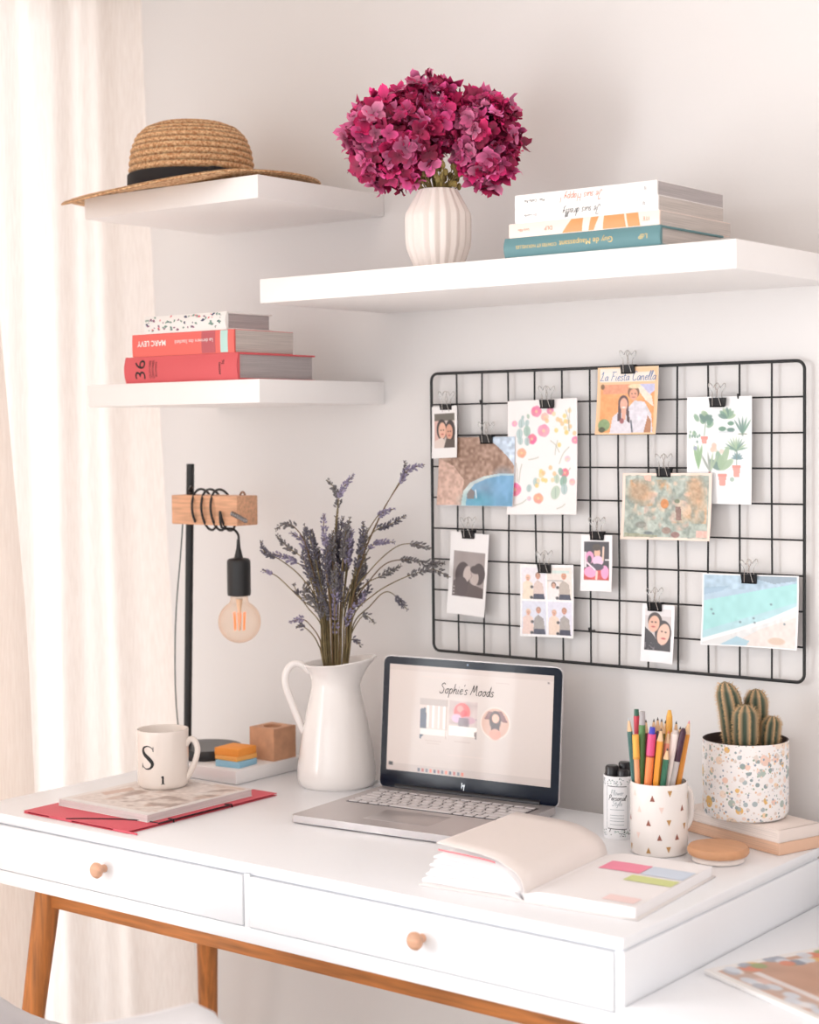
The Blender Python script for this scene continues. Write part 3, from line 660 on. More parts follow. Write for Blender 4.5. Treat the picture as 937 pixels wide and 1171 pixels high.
def p_map():
    c = Canvas(140, 94, (246, 220, 204)); c.rect(.03, .035, .97, .965, (168, 178, 166)); c.noise(26, 26, 3, (.03, .035, .97, .965)); c.noise(.85, 9, 5, (.08, .1, .5, .5), (200, 140, 86)); c.noise(.9, 8, 12, (.5, .12, .95, .75), (206, 160, 118)); c.noise(.7, 20, 14, (.06, .08, .95, .7), (222, 190, 160)); c.noise(.6, 14, 15, (.25, .3, .75, .85), (214, 170, 150)); c.noise(.7, 24, 18, (.03, .03, .97, .97), (120, 134, 124))
    c.el(.2, .28, .13, .16, (196, 134, 84), .6, soft=8); c.el(.82, .28, .09, .22, (214, 140, 84), .55, soft=8); c.el(.48, .46, .045, .07, (206, 120, 48)); c.poly([(.6, .5), (.66, .5), (.67, .7), (.61, .7)], (128, 92, 80)); c.el(.62, .42, .03, .03, (110, 120, 90))
    c.el(.5, .86, .05, .05, (140, 110, 96), .9); c.el(.6, .92, .05, .045, (136, 90, 84), .9); c.el(.22, .78, .06, .05, (120, 118, 108), .7); c.poly([(.04, .9), (.4, .93), (.4, .965), (.04, .965)], (150, 150, 120), .8); c.el(.3, .9, .05, .025, (100, 110, 110)); c.poly([(.24, .04), (.33, .04), (.33, .13), (.26, .11)], (232, 180, 160)); c.rect(.84, .85, .97, .955, (232, 184, 170)); c.noise(16, 60, 22, (.03, .035, .97, .965)); return c
def p_kiss():
    c = Canvas(80, 130, (243, 240, 240)); c.rect(.1, .23, .93, .78, (152, 140, 138)); c.noise(8, 6, 3, (.1, .23, .93, .78)); c.poly([(.1, .78), (.12, .6), (.3, .5), (.6, .62), (.93, .66), (.93, .78)], (78, 64, 64))
    c.el(.36, .52, .2, .16, (64, 50, 52)); c.el(.78, .49, .17, .13, (60, 48, 50)); c.el(.47, .5, .1, .1, (200, 184, 178), .95, .2); c.el(.66, .53, .12, .1, (192, 176, 170), .95, -.2); c.el(.7, .44, .15, .05, (60, 48, 50)); c.el(.34, .66, .16, .12, (70, 56, 58)); c.line([(.57, .48), (.6, .52), (.57, .55)], .012, (120, 96, 92))
    for k in range(3): c.rect(.12, .66 + k * .04, .16, .675 + k * .04, (190, 180, 178))
    return c
def p_four():
    c = Canvas(96, 108, (249, 247, 248))
    for i, (x0, y0, x1, y1) in enumerate(((.03, .04, .48, .48), (.51, .04, .97, .48), (.03, .51, .48, .97), (.51, .51, .97, .97))):
        bg = [(238, 232, 240), (236, 224, 216), (222, 224, 240), (228, 226, 242)][i]; c.rect(x0, y0, x1, y1, bg)
        w = x1 - x0; X = lambda a: x0 + w * a; Y = lambda a: y0 + (y1 - y0) * a
        c.poly([(X(.02), Y(1)), (X(.04), Y(.5)), (X(.25), Y(.38)), (X(.45), Y(.5)), (X(.5), Y(1))], [(240, 222, 200), (244, 236, 236), (236, 206, 196), (240, 214, 196)][i])
        c.poly([(X(.45), Y(1)), (X(.5), Y(.52)), (X(.66), Y(.4)), (X(.88), Y(.52)), (X(.96), Y(1))], [(222, 198, 190), (184, 170, 160), (160, 154, 152), (168, 160, 156)][i])
        c.poly([(X(.46), Y(1)), (X(.5), Y(.84)), (X(.92), Y(.84)), (X(.96), Y(1))], (52, 54, 76))
        c.head(X(.26), Y(.34 if i != 1 else .56), .04, SK, [(236, 190, 160), BR, (230, 196, 170), (216, 168, 140)][i]); c.head(X(.68), Y(.28), .042, SK2, [(150, 100, 80), (214, 130, 90), (160, 120, 104), (176, 116, 90)][i])
        c.el(X(.42), Y(.62), .028, .02, (60, 56, 60)); c.el(X(.4), Y(.95), .03, .02, (44, 44, 52))
    c.line([(.52, .22), (.8, .22)], .012, (150, 146, 150)); c.line([(.495, .2), (.495, .97)], .02, (250, 248, 250)); c.rect(.6, .08, .92, .12, (206, 222, 216)); c.noise(7, 40, 3); return c
def p_pink():
    c = Canvas(60, 92, (247, 243, 245)); c.rect(.1, .12, .9, .8, (50, 44, 52)); c.rect(.1, .6, .9, .8, (206, 66, 62)); c.noise(14, 20, 3, (.1, .6, .9, .8)); c.rect(.1, .3, .18, .58, (226, 214, 220))
    c.el(.28, .4, .13, .11, (240, 150, 200)); c.el(.27, .44, .07, .07, (60, 50, 60)); c.el(.3, .66, .2, .1, (244, 158, 204)); c.el(.76, .66, .13, .12, (244, 158, 204)); c.el(.52, .32, .1, .09, SK); c.el(.5, .22, .14, .06, (62, 50, 44)); c.el(.54, .46, .18, .09, (238, 196, 226)); c.line([(.72, .22), (.7, .44)], .06, (236, 200, 180)); c.el(.52, .57, .2, .06, (70, 62, 80)); c.line([(.2, .5), (.44, .62)], .05, (250, 226, 238)); c.line([(.78, .44), (.9, .44)], .04, (240, 236, 238)); c.line([(.5, .66), (.48, .78)], .07, (248, 206, 196)); return c
def p_couple_j():
    c = Canvas(60, 92, (246, 244, 247)); c.rect(.09, .08, .91, .8, (206, 196, 196)); c.rect(.09, .08, .91, .2, (226, 220, 222)); c.poly([(.09, .8), (.09, .4), (.3, .5), (.6, .7), (.91, .5), (.91, .8)], (40, 36, 42)); c.el(.40, .29, .22, .15, (50, 36, 34)); c.el(.66, .48, .26, .21, (36, 28, 32)); c.poly([(.48, .5), (.40, .8), (.56, .8), (.58, .6)], (36, 28, 32)); c.el(.37, .34, .17, .145, SK, 1, .3); c.el(.67, .51, .19, .19, (240, 190, 168), 1, .3)
    for x, y in ((.31, .31), (.42, .31), (.62, .46), (.74, .47)): c.el(x, y, .03, .012, (60, 36, 34))
    c.el(.35, .39, .06, .014, (190, 80, 80)); c.el(.67, .58, .07, .016, (190, 70, 76)); c.noise(.6, 24, 5, (.09, .66, .5, .8), (150, 140, 144)); c.el(.5, .72, .1, .05, (36, 32, 40)); return c
def p_beach():
    c = Canvas(140, 96, (246, 246, 248)); c.rect(.015, .02, .985, .98, (172, 214, 222)); c.poly([(.015, .02), (.985, .02), (.985, .1), (.6, .22), (.015, .38)], (168, 196, 216)); c.noise(22, 30, 4, (.015, .02, .985, .2)); c.poly([(.45, .02), (.985, .02), (.985, .07), (.75, .12)], (132, 150, 166), .8); c.poly([(.015, .2), (.3, .16), (.2, .24), (.015, .3)], (140, 172, 198), .7)
    c.poly([(.015, .38), (.5, .24), (.985, .1), (.985, .36), (.015, .8)], (158, 218, 218)); c.noise(7, 18, 6, (.015, .2, .985, .8)); c.poly([(.015, .92), (.4, .78), (.985, .44), (.985, .98), (.015, .98)], (226, 226, 226)); c.line([(.015, .93), (.35, .78), (.7, .62), (.985, .44)], .035, (244, 248, 248)); c.poly([(.3, .98), (.6, .75), (.985, .56), (.985, .98)], (228, 216, 210)); c.noise(10, 34, 9, (.3, .6, .985, .98)); c.poly([(.2, .98), (.36, .86), (.5, .92), (.46, .98)], (150, 196, 216), .8); c.el(.78, .9, .09, .05, (212, 180, 156), .8)
    for x, y in ((.54, .6), (.55, .66), (.1, .5), (.12, .56), (.4, .66), (.72, .4), (.86, .66)): c.el(x, y, .012, .014, (90, 110, 120), .8)
    return c
pics = [  # cx, cz, w, h, tilt, layer, painter, name, label, category
 ('A', .035, 1.319, .050, .083, 2, 2, p_couple_a, 'instant_photo', 'instant photo of two faces, top left corner of the grid', 'photo'),
 ('B', .095, 1.256, .148, .109, 0.4, 1, p_cove, 'postcard', 'postcard of a brown headland above a blue cove', 'postcard'),
 ('C', .219, 1.279, .128, .177, 1.2, 0, p_flowers, 'art_print', 'white art print scattered with watercolour flowers', 'print'),
 ('D', .372, 1.363, .104, .100, 0, 1, p_couple_d, 'postcard', 'orange card of a smiling couple, clipped to the top edge of the grid', 'postcard'),
 ('E', .520, 1.289, .103, .154, 0, -.6, p_plants, 'art_print', 'white art print of potted green house plants', 'print'),
 ('F', .438, 1.207, .148, .098, 0.4, 1.6, p_map, 'postcard', 'postcard with an old illustrated map in green and brown', 'postcard'),
 ('G', .077, 1.092, .074, .132, -3, 1, p_kiss, 'instant_photo', 'black and white instant photo of a couple about to kiss', 'photo'),
 ('H', .227, 1.057, .098, .112, 1.5, 1, p_four, 'photo_print', 'photo print of four small pictures of people posing in pairs', 'photo'),
 ('I', .317, 1.119, .055, .085, 1, 1, p_pink, 'instant_photo', 'small instant photo with pink figures over a red floor', 'photo'),
 ('J', .422, 1.019, .054, .086, -1, 1, p_couple_j, 'instant_photo', 'instant photo of a dark-haired couple, lowest on the grid', 'photo'),
 ('K', .571, 1.061, .150, .103, 0.9, 1, p_beach, 'postcard', 'postcard of a turquoise sea and pale beach from above', 'postcard')]
clips = {'A': (.037, 1.357), 'B': (.115, 1.307), 'C': (.229, 1.361), 'D': (.373, 1.410), 'E': (.520, 1.358), 'F': (.433, 1.257), 'G': (.078, 1.156), 'H': (.223, 1.107), 'I': (.318, 1.161), 'J': (.417, 1.059), 'K': (.570, 1.107)}
clipname = {'A': 'the instant photo of two faces', 'B': 'the blue cove postcard', 'C': 'the watercolour flower print', 'D': 'the orange couple card', 'E': 'the potted plant print', 'F': 'the old map postcard', 'G': 'the black and white kiss photo', 'H': 'the four-picture print', 'I': 'the pink figures photo', 'J': 'the lowest couple photo', 'K': 'the beach postcard'}
BORDER = M('photo_card', (238, 235, 236), .5)
for (k, cx, cz, w, h, tilt, layer, pf, nm, lab, cat) in pics:
    y = -.0042 - .0028 * layer
    t = thing(nm, lab, cat, (cx, y, cz - h / 2), 'pictures clipped to the wire grid')
    ca, sa = math.cos(math.radians(tilt)), math.sin(math.radians(tilt)); bow = .0015 if k == 'E' else .004 + .003 * (w > .1)
    def fr(u, v, off=0, cx=cx, cz=cz, w=w, h=h, ca=ca, sa=sa, y=y, bow=bow):      # v from the top; the sheet curls away at its lower corners
        a, b = (u - .5) * w, (.5 - v) * h
        return (cx + a * ca - b * sa, y - bow * v * v * (4 * (u - .5) ** 2) - bow * .4 * v - off, cz + a * sa + b * ca)
    mb = MB(); n = 10
    for off in (0, .0006): mb.sheet(lambda u, v: fr(u, v, off), n, n)
    def edge(lst):
        for a, b in zip(lst[:-1], lst[1:]): mb.add([fr(*a), fr(*b), fr(*b, .0006), fr(*a, .0006)], [(0, 1, 2, 3)])
    for lst in ([(i / n, 0) for i in range(n + 1)], [(i / n, 1) for i in range(n + 1)], [(0, i / n) for i in range(n + 1)], [(1, i / n) for i in range(n + 1)]): edge(lst)
    build('card', mb, BORDER, t, 180)
    im = painted('picture', pf(), lambda u, v: fr(u, v, .0009), PRINT, t)
    if k == 'D':
        mb = MB(); handwriting(mb, 'La Fiesta Canella', .0135, .0009, lambda x, yy: fr(.5 + x / w, .155 - yy / h, .0012)); build('lettering', mb, M('blue_ink', (96, 128, 176), .5), t)
# ---- binder clips
CLIPB = M('black_clip_steel', (22, 22, 26), .3, .3)
def clip(label, x, z):
    y = -.0085
    t = thing('binder_clip', label, 'clip', (x, y, z), 'black binder clips on the wire grid')
    mb = MB(); hw, hh = .0115, .0062
    prof = [(-.0012, -hh), (-.0050, hh), (.0060, hh), (.0022, -hh)]          # y, z wedge section, spine up
    mb.add([(x - hw, y + a, z + b) for a, b in prof] + [(x + hw, y + a, z + b) for a, b in prof], [(0, 1, 2, 3), (4, 7, 6, 5), (0, 4, 5, 1), (1, 5, 6, 2), (2, 6, 7, 3), (3, 7, 4, 0)])
    for s in (-1, 1):
        mb.tube([(x - hw, y - .0013, z - hh), (x + hw, y - .0013, z - hh)], .0011, 6)
    build('clip_body', mb, CLIPB, t, 30)
    for s, yy in ((-1, -.0062), (1, .0040)):
        P = [(x - .0068, y - .0026 if s < 0 else y + .003, z - hh + .001), (x - .0050, y + yy, z + hh), (x - .0036, y + yy + s * .003, z + hh + .008), (x - .0082, y + yy + s * .005, z + hh + .0165), (x - .0062, y + yy + s * .006, z + hh + .021), (x - .0018, y + yy + s * .006, z + hh + .0175), (x, y + yy + s * .005, z + hh + .0145),
             (x + .0018, y + yy + s * .006, z + hh + .0175), (x + .0062, y + yy + s * .006, z + hh + .021), (x + .0082, y + yy + s * .005, z + hh + .0165), (x + .0036, y + yy + s * .003, z + hh + .008), (x + .0050, y + yy, z + hh), (x + .0068, y - .0026 if s < 0 else y + .003, z - hh + .001)]
        build('clip_handle', MB().tube(smooth_poly(P, 3), .00062, 6), CHROME, t)
    return t
for k, (x, z) in clips.items(): clip('black binder clip with wire handles holding ' + clipname[k], x, z)

# ================================================================== table lamp on a flat white box
WB0, WB1 = (-.455, -.222), (-.237, -.057)
wb = build('flat_box', MB().rbox(WB0[0], WB1[0], WB0[1], WB1[1], .7502, .7730, .002), M('white_card_box', (238, 236, 236), .4), loc=(-.34, -.14, .75))
tag(wb, 'flat white box under the lamp base and the wooden cube', 'box')
LX, LY = -.404, -.16
lamp = thing('table_lamp', 'black table lamp with a wooden arm and hanging globe bulb', 'lamp', (-.376, -.149, .7732))
mb = MB(); mb.lathe([(.0605, 0), (.0615, .002), (.0615, .0145), (.060, .0165), (.0005, .0168)], (-.376, -.149, .7733), 64); build('base', mb, M('black_lamp_base', (34, 34, 36), .35), lamp)
mb = MB(); mb.tube([(-.410, LY, .786), (-.392, LY, 1.2695)], .0068, 20); build('pole', mb, BLACKMETAL, lamp)
mb = MB(); mb.tube([(-.388, LY - .008, 1.226), (-.376, LY - .012, 1.233)], .0028, 8); build('thumb_screw', mb, BLACKMETAL, lamp)
AX0, AX1, AY0, AY1, AZ0, AZ1 = -.4135, -.2615, -.185, -.135, 1.1685, 1.2175
build('wooden_arm', MB().rbox(AX0, AX1, AY0, AY1, AZ0, AZ1, .0015), M('pale_arm_wood', (226, 172, 136), .5, var=.12, vscale=5, stretch=(4, 40, 40)), lamp)
SXX = -.283
P = []
for i in range(0, 44):                        # the flex wound loosely round the arm
    a = -PI / 2 + i / 43 * 2 * PI * 3.25; tt = i / 43
    x = -.372 + .070 * tt
    P.append((x + .012 * math.cos(a + .7), -.16 - .032 * math.cos(a), 1.193 + .0335 * math.sin(a) * 1.02))
P = P[2:] + [(-.292, -.19, 1.166), (-.2845, -.172, 1.163), (SXX, LY, 1.152), (SXX, LY, 1.135)]
build('cord', MB().tube(smooth_poly(P, 3), .0021, 8), BLACKMETAL, lamp)
def lq(d, z, f=.02): return (-.405 + .789 * d - .614 * f, LY + .614 * d + .789 * f, z)
Q = [lq(-.008, 1.1685), lq(-.014, 1.10), lq(-.021, 1.03), lq(-.025, .95), lq(-.025, .87), lq(-.021, .80, .03), lq(-.02, .765, .10), (-.478, -.058, .752), (-.487, -.045, .735), (-.53, -.025, .60), (-.595, -.012, .45), (-.615, -.010, .38), (-.66, -.008, .22), (-.68, -.006, .01)]
build('mains_cable', MB().tube(smooth_poly(Q, 4), .0012, 6), M('dark_green_cable', (60, 76, 76), .5), lamp)
mb = MB(); R = Matrix.Rotation(PI / 2, 3, 'Y')
for i in range(7):
    mb.lathe([(.0030, 0), (.0042, .0018), (.0030, .0036)], (-.2700 + .0036 * i, AY0 - .004 + .0012 * i, 1.189 - .0018 * i), 12, R=R)
mb.tube([(-.271, AY0 - .004, 1.189), (-.244, AY0 + .005, 1.1765)], .003, 8)
build('screw', mb, M('twisted_steel', (150, 146, 146), .35, .8), lamp)
mb = MB(); mb.tube(smooth_poly([(-.281, -.156, 1.2175), (-.279, -.156, 1.222), (-.274, -.156, 1.2232), (-.270, -.156, 1.2185)], 4), .0017, 8); build('cable_eye', mb, M('wood_plug', (150, 110, 84), .5), lamp)
mb = MB(); mb.lathe([(.0005, .097), (.0026, .0965), (.0035, .083), (.0065, .070), (.0075, .066), (.0165, .0645), (.0192, .0615), (.0196, .058), (.0196, .008), (.0190, .0035), (.0150, .0022), (.0005, .0022)], (SXX, LY, 1.0485), 36); build('bulb_socket', mb, M('black_bakelite', (30, 30, 32), .38), lamp)
gm = bpy.data.materials.new('amber_bulb_glass'); gm.use_nodes = True; nt = gm.node_tree; nt.nodes.clear()
o_ = nt.nodes.new('ShaderNodeOutputMaterial'); fr_ = nt.nodes.new('ShaderNodeLayerWeight'); fr_.inputs['Blend'].default_value = .45
tr_ = nt.nodes.new('ShaderNodeBsdfTransparent'); tr_.inputs[0].default_value = rgb(255, 248, 241); gs = nt.nodes.new('ShaderNodeBsdfPrincipled'); gs.inputs['Base Color'].default_value = rgb(242, 190, 150); gs.inputs['Roughness'].default_value = .06
mr = nt.nodes.new('ShaderNodeMath'); mr.operation = 'MULTIPLY_ADD'; mr.inputs[1].default_value = .75; mr.inputs[2].default_value = .015
mx = nt.nodes.new('ShaderNodeMixShader'); pw = nt.nodes.new('ShaderNodeMath'); pw.operation = 'POWER'; pw.inputs[1].default_value = 2.6; nt.links.new(fr_.outputs['Facing'], pw.inputs[0]); nt.links.new(pw.outputs[0], mr.inputs[0]); nt.links.new(mr.outputs[0], mx.inputs[0]); nt.links.new(tr_.outputs[0], mx.inputs[1]); nt.links.new(gs.outputs[0], mx.inputs[2]); nt.links.new(mx.outputs[0], o_.inputs[0])
mb = MB(); BZ = 1.008; pr = []
for i in range(25):
    a = -PI / 2 + i / 24 * (PI / 2 + 1.08); pr.append((max(.0004, .0355 * math.cos(a)), BZ + .0355 * math.sin(a)))
pr += [(.0150, BZ + .036), (.0142, BZ + .0425)]
mb.lathe(pr, (SXX, LY, 0), 40); mb.f.pop(); mb.m.pop()
bulb = build('bulb', mb, gm, lamp)
mb = MB(); fil = []
for k in range(6):
    a = k * PI / 3; b = a + PI / 6
    mb.tube([(SXX + .010 * math.cos(a), LY + .010 * math.sin(a), BZ + .016), (SXX + .0085 * math.cos(a), LY + .0085 * math.sin(a), BZ - .014), (SXX + .010 * math.cos(b), LY + .010 * math.sin(b), BZ + .014)], .0009, 5)
build('filament', mb, M('warm_filament', (246, 150, 96), .4, emit=.5), bulb)
build('glass_stem', MB().lathe([(.006, .038), (.004, .024), (.0022, .012), (.0022, -.014), (.0005, -.016)][::-1], (SXX, LY, BZ), 12), M('frosted_glass_stem', (250, 222, 196), .3), bulb)
# ---- wooden cube with a hole, sticky notes
cube = thing('wooden_cube', 'beech cube pen block with a hole in its top, on the white box', 'pen block', (-.2675, -.0995, .7731))
CZ0, CZ1 = .7732, .827; cx0, cx1, cy0, cy1 = -.295, -.240, -.127, -.072; hx, hy, hr = -.2675, -.0995, .0155
mb = MB(); n = 32; ring = [(hx + hr * math.cos(2 * PI * k / n), hy + hr * math.sin(2 * PI * k / n)) for k in range(n)]
out = []
for k in range(n):
    a = 2 * PI * k / n; m_ = max(abs(math.cos(a)), abs(math.sin(a))); out.append((hx + .0275 * math.cos(a) / m_, hy + .0275 * math.sin(a) / m_))
vs = [(x, y, CZ1) for x, y in ring] + [(x, y, CZ1) for x, y in out] + [(x, y, CZ0) for x, y in out] + [(x, y, CZ1 - .04) for x, y in ring]
fs = []
for k in range(n):
    q = (k + 1) % n; fs += [(k, n + k, n + q, q), (n + k, 2 * n + k, 2 * n + q, n + q), (3 * n + k, k, q, 3 * n + q)]
fs += [tuple(range(2 * n, 3 * n))[::-1], tuple(range(3 * n, 4 * n))]
mb.add(vs, fs); build('block', mb, M('warm_beech_block', (208, 156, 122), .6, var=.07, vscale=60, bump=.1, bscale=200), cube, 30)
def sticky(label, col, z0, z1, rot, cx=-.2755, cy=-.181, s=.0245):
    R = Matrix.Translation((cx, cy, 0)) @ Matrix.Rotation(rot, 4, 'Z'); mb = MB(); mb.xf = R
    mb.rbox(-s, s, -s, s, z0, z1, .0006)
    o = build('sticky_note_pad', mb, M('note_%d_%d' % (col[0], col[2]), col, .7, bump=.3, bscale=4, stretch=(2, 2, 500)), loc=(cx, cy, z0)); tag(o, label, 'sticky notes', 'sticky note pads on the white box'); return o
sticky('light blue sticky note pad, lowest of the small stack', (150, 198, 222), .7732, .7835, .12, cx=-.273, cy=-.183)
sticky('pale orange sticky note pad in the middle of the stack', (246, 178, 96), .7837, .7915, .0)
sticky('deep orange sticky note pad on top of the stack', (246, 158, 66), .7917, .8035, .1, cx=-.2765)

# ================================================================== folder, magazine, mug
fold = thing('document_folder', 'red card folder with black elastic lying under the magazine', 'folder', (-.244, -.4, .7501))
FR = M('red_card', (220, 92, 106), .55, bump=.04, bscale=500)
mb = MB(); mb.rbox(-.359, -.129, -.557, -.242, .7503, .7512, .0003); mb.rbox(-.359, -.129, -.557, -.242, .7532, .7542, .0004); mb.box(-.358, -.350, -.556, -.243, .7508, .7536)
for a in (-.30, -.16): mb.rbox(a, a + .05, -.5575, -.5565, .7508, .7538, .0003)
build('card_cover', mb, FR, fold)
mb = MB(); EL = M('black_elastic', (40, 26, 32), .7)
mb.tube(smooth_poly([(-.262, -.5572, .7545), (-.230, -.535, .7548), (-.19, -.512, .7548), (-.150, -.500, .7548), (-.128, -.497, .7542)], 6), .0011, 6)
mb.tube([(-.1285, -.497, .7545), (-.1285, -.35, .7545)], .0010, 6); mb.tube([(-.137, -.352, .7546), (-.128, -.345, .7546), (-.1278, -.345, .7505)], .0014, 6); mb.tube([(-.137, -.47, .7546), (-.128, -.468, .7546), (-.1278, -.468, .7505)], .0014, 6)
build('elastic_band', mb, EL, fold)
mag = thing('magazine', 'thick glossy magazine lying on the red folder under the mug', 'magazine', (-.242, -.393, .7545))
mb = MB(); mb.box(-.338, -.1455, -.504, -.283, .7549, .7648); build('page_block', mb, M('magazine_edge', (222, 216, 214), .7, var=.08, vscale=4, stretch=(2, 2, 500)), mag)
mb = MB(); mb.rbox(-.339, -.1445, -.505, -.282, .7546, .7551, .0002); mb.rbox(-.339, -.1445, -.505, -.282, .7647, .7653, .0002); mb.box(-.3392, -.338, -.505, -.282, .7547, .7652); build('cover', mb, WCOVER, mag)
def p_mag():
    c = Canvas(110, 120, (240, 234, 230)); c.rect(.06, .06, .94, .94, (228, 214, 206)); c.noise(.8, 9, 31, (.3, .1, .97, .97), (196, 160, 140)); c.noise(.7, 14, 33, (.2, .08, .95, .9), (150, 122, 110)); c.noise(.8, 12, 36, (.1, .1, .9, .9), (242, 232, 226)); c.rect(.55, .5, .75, .9, (240, 226, 218), .7); c.noise(18, 44, 35, (.1, .08, .97, .97)); c.poly([(.1, .3), (.2, .26), (.25, .5), (.15, .55)], (206, 170, 150)); c.rect(0, 0, 1, .05, (244, 240, 238)); return c
painted('cover_picture', p_mag(), lambda u, v: (-.3385 + u * .1935, -.5045 + v * .222, .7657), FABRIC_PRINT, mag)
# ---- mug
MX, MY, MZ, MR, MH = -.278, -.344, .7659, .0405, .0905
mug = thing('mug', 'off-white mug printed with a black letter S, standing on the magazine', 'mug', (MX, MY, MZ))
MUGW = M('cream_glaze', (242, 232, 224), .2, coat=.3)
face = math.atan2(-.69, .72)                  # side of the mug that looks into the room
def wrap(cx, cy, z0, r, a0): return lambda x, y: (cx + (r + .0003) * math.cos(a0 + x / r), cy + (r + .0003) * math.sin(a0 + x / r), z0 + y)
mb = MB(); mb.lathe([(.0005, .001), (.034, .001), (.0355, 0), (.0375, .001), (.040, .005), (MR, .01), (MR, .084), (.0408, .089), (.0404, MH), (.0390, MH), (.0382, .089), (.0378, .012), (.034, .006), (.0005, .005)], (MX, MY, MZ), 64)
fS = wrap(MX, MY, MZ + .0510, MR, face - math.radians(36))
S_ = [(.0096, .0128), (.0060, .0165), (-.0004, .0178), (-.0070, .0150), (-.0085, .0098), (-.0050, .0042), (.0020, -.0012), (.0075, -.0068), (.0082, -.0120), (.0040, -.0168), (-.0030, -.0178), (-.0080, -.0150), (-.0102, -.0115)]
wS = [.0008, .0014, .0018, .0034, .0052, .0062, .0064, .0060, .0048, .0030, .0018, .0014, .0008]
sp = smooth_poly([(a, b, w) for (a, b), w in zip(S_, wS)], 5)
mb.stroke([(p[0], p[1]) for p in sp], [p[2] for p in sp], fS, 1)
for (xx, z0, z1) in ((.0100, .0098, .0172), (-.0104, -.0172, -.0096)): mb.stroke([(xx, z0), (xx, (z0 + z1) / 2), (xx, z1)], .0012, fS, 1)
f1 = wrap(MX, MY, MZ + .0160, MR, face + math.radians(-1)); mb.stroke([(0, -.0060), (0, 0), (0, .0060)], .0030, f1, 1); mb.stroke([(-.0030, -.0060), (0, -.0060), (.0030, -.0060)], .0009, f1, 1); mb.stroke([(-.0026, .0044), (-.0008, .0060), (.0012, .0060)], .0012, f1, 1)
build('mug_body', mb, [MUGW, INK], mug, 40)
hd = Vector((math.cos(face + math.radians(70)), math.sin(face + math.radians(70)), 0)); cb = Vector((MX, MY, MZ))
P = [cb + hd * .0385 + Vector((0, 0, .066)), cb + hd * .045 + Vector((0, 0, .0745)), cb + hd * .053 + Vector((0, 0, .0725)), cb + hd * .0575 + Vector((0, 0, .0600)), cb + hd * .0545 + Vector((0, 0, .044)), cb + hd * .048 + Vector((0, 0, .029)), cb + hd * .0425 + Vector((0, 0, .018)), cb + hd * .0385 + Vector((0, 0, .013))]
build('handle', MB().tube(smooth_poly([tuple(p) for p in P], 5), .0047, 12), MUGW, mug, 180)

# ================================================================== jug with lavender
JX, JY, JZ = -.109, -.12, .7501
jug = thing('jug', 'tall white ceramic jug with a handle, holding dried lavender', 'jug', (JX, JY, JZ))
JR = Vector((.789, .614, 0)); ang0 = math.atan2(.614, .789)
def jrf(r, z, w):
    k = max(0, (z - .160) / .04); c = math.cos(w - ang0)
    sp_ = max(0, c) ** 3
    return r * (1 + k * .30 * sp_)
def jz(p):
    d = (p - Vector((JX, JY, 0))).dot(JR); k = max(0, (p.z - JZ - .165) / .035)
    return p + Vector((0, 0, k * (.008 * max(0, d) / .06 - .003 * max(0, -d) / .05)))
mb = MB()
mb.lathe([(.0005, .0008), (.054, .0008), (.058, 0), (.0615, .004), (.0640, .014), (.0635, .03), (.0600, .055), (.0540, .09), (.0475, .122), (.0410, .150), (.0390, .162), (.0400, .174), (.0440, .186), (.0500, .196), (.0520, .1985), (.0515, .2000), (.0490, .1992), (.0425, .187), (.0375, .172), (.0365, .16), (.044, .12), (.054, .07), (.058, .02), (.05, .008), (.0005, .006)], (JX, JY, JZ), 96, rf=jrf)
mb.v = [tuple(jz(Vector(p))) for p in mb.v]
build('jug_body', mb, CERAMIC, jug, 50)
def jp(d, z, s=0): return tuple(Vector((JX, JY, JZ)) + JR * d + Vector((-.614, .789, 0)) * s + Vector((0, 0, z)))
P = [jp(-.042, .184), jp(-.056, .196), jp(-.070, .196), jp(-.080, .183), jp(-.0815, .165), jp(-.076, .145), jp(-.067, .120), jp(-.057, .095), jp(-.0515, .086)]
build('handle', MB().tube(smooth_poly(P, 5), .0058, 14), CERAMIC, jug, 180)
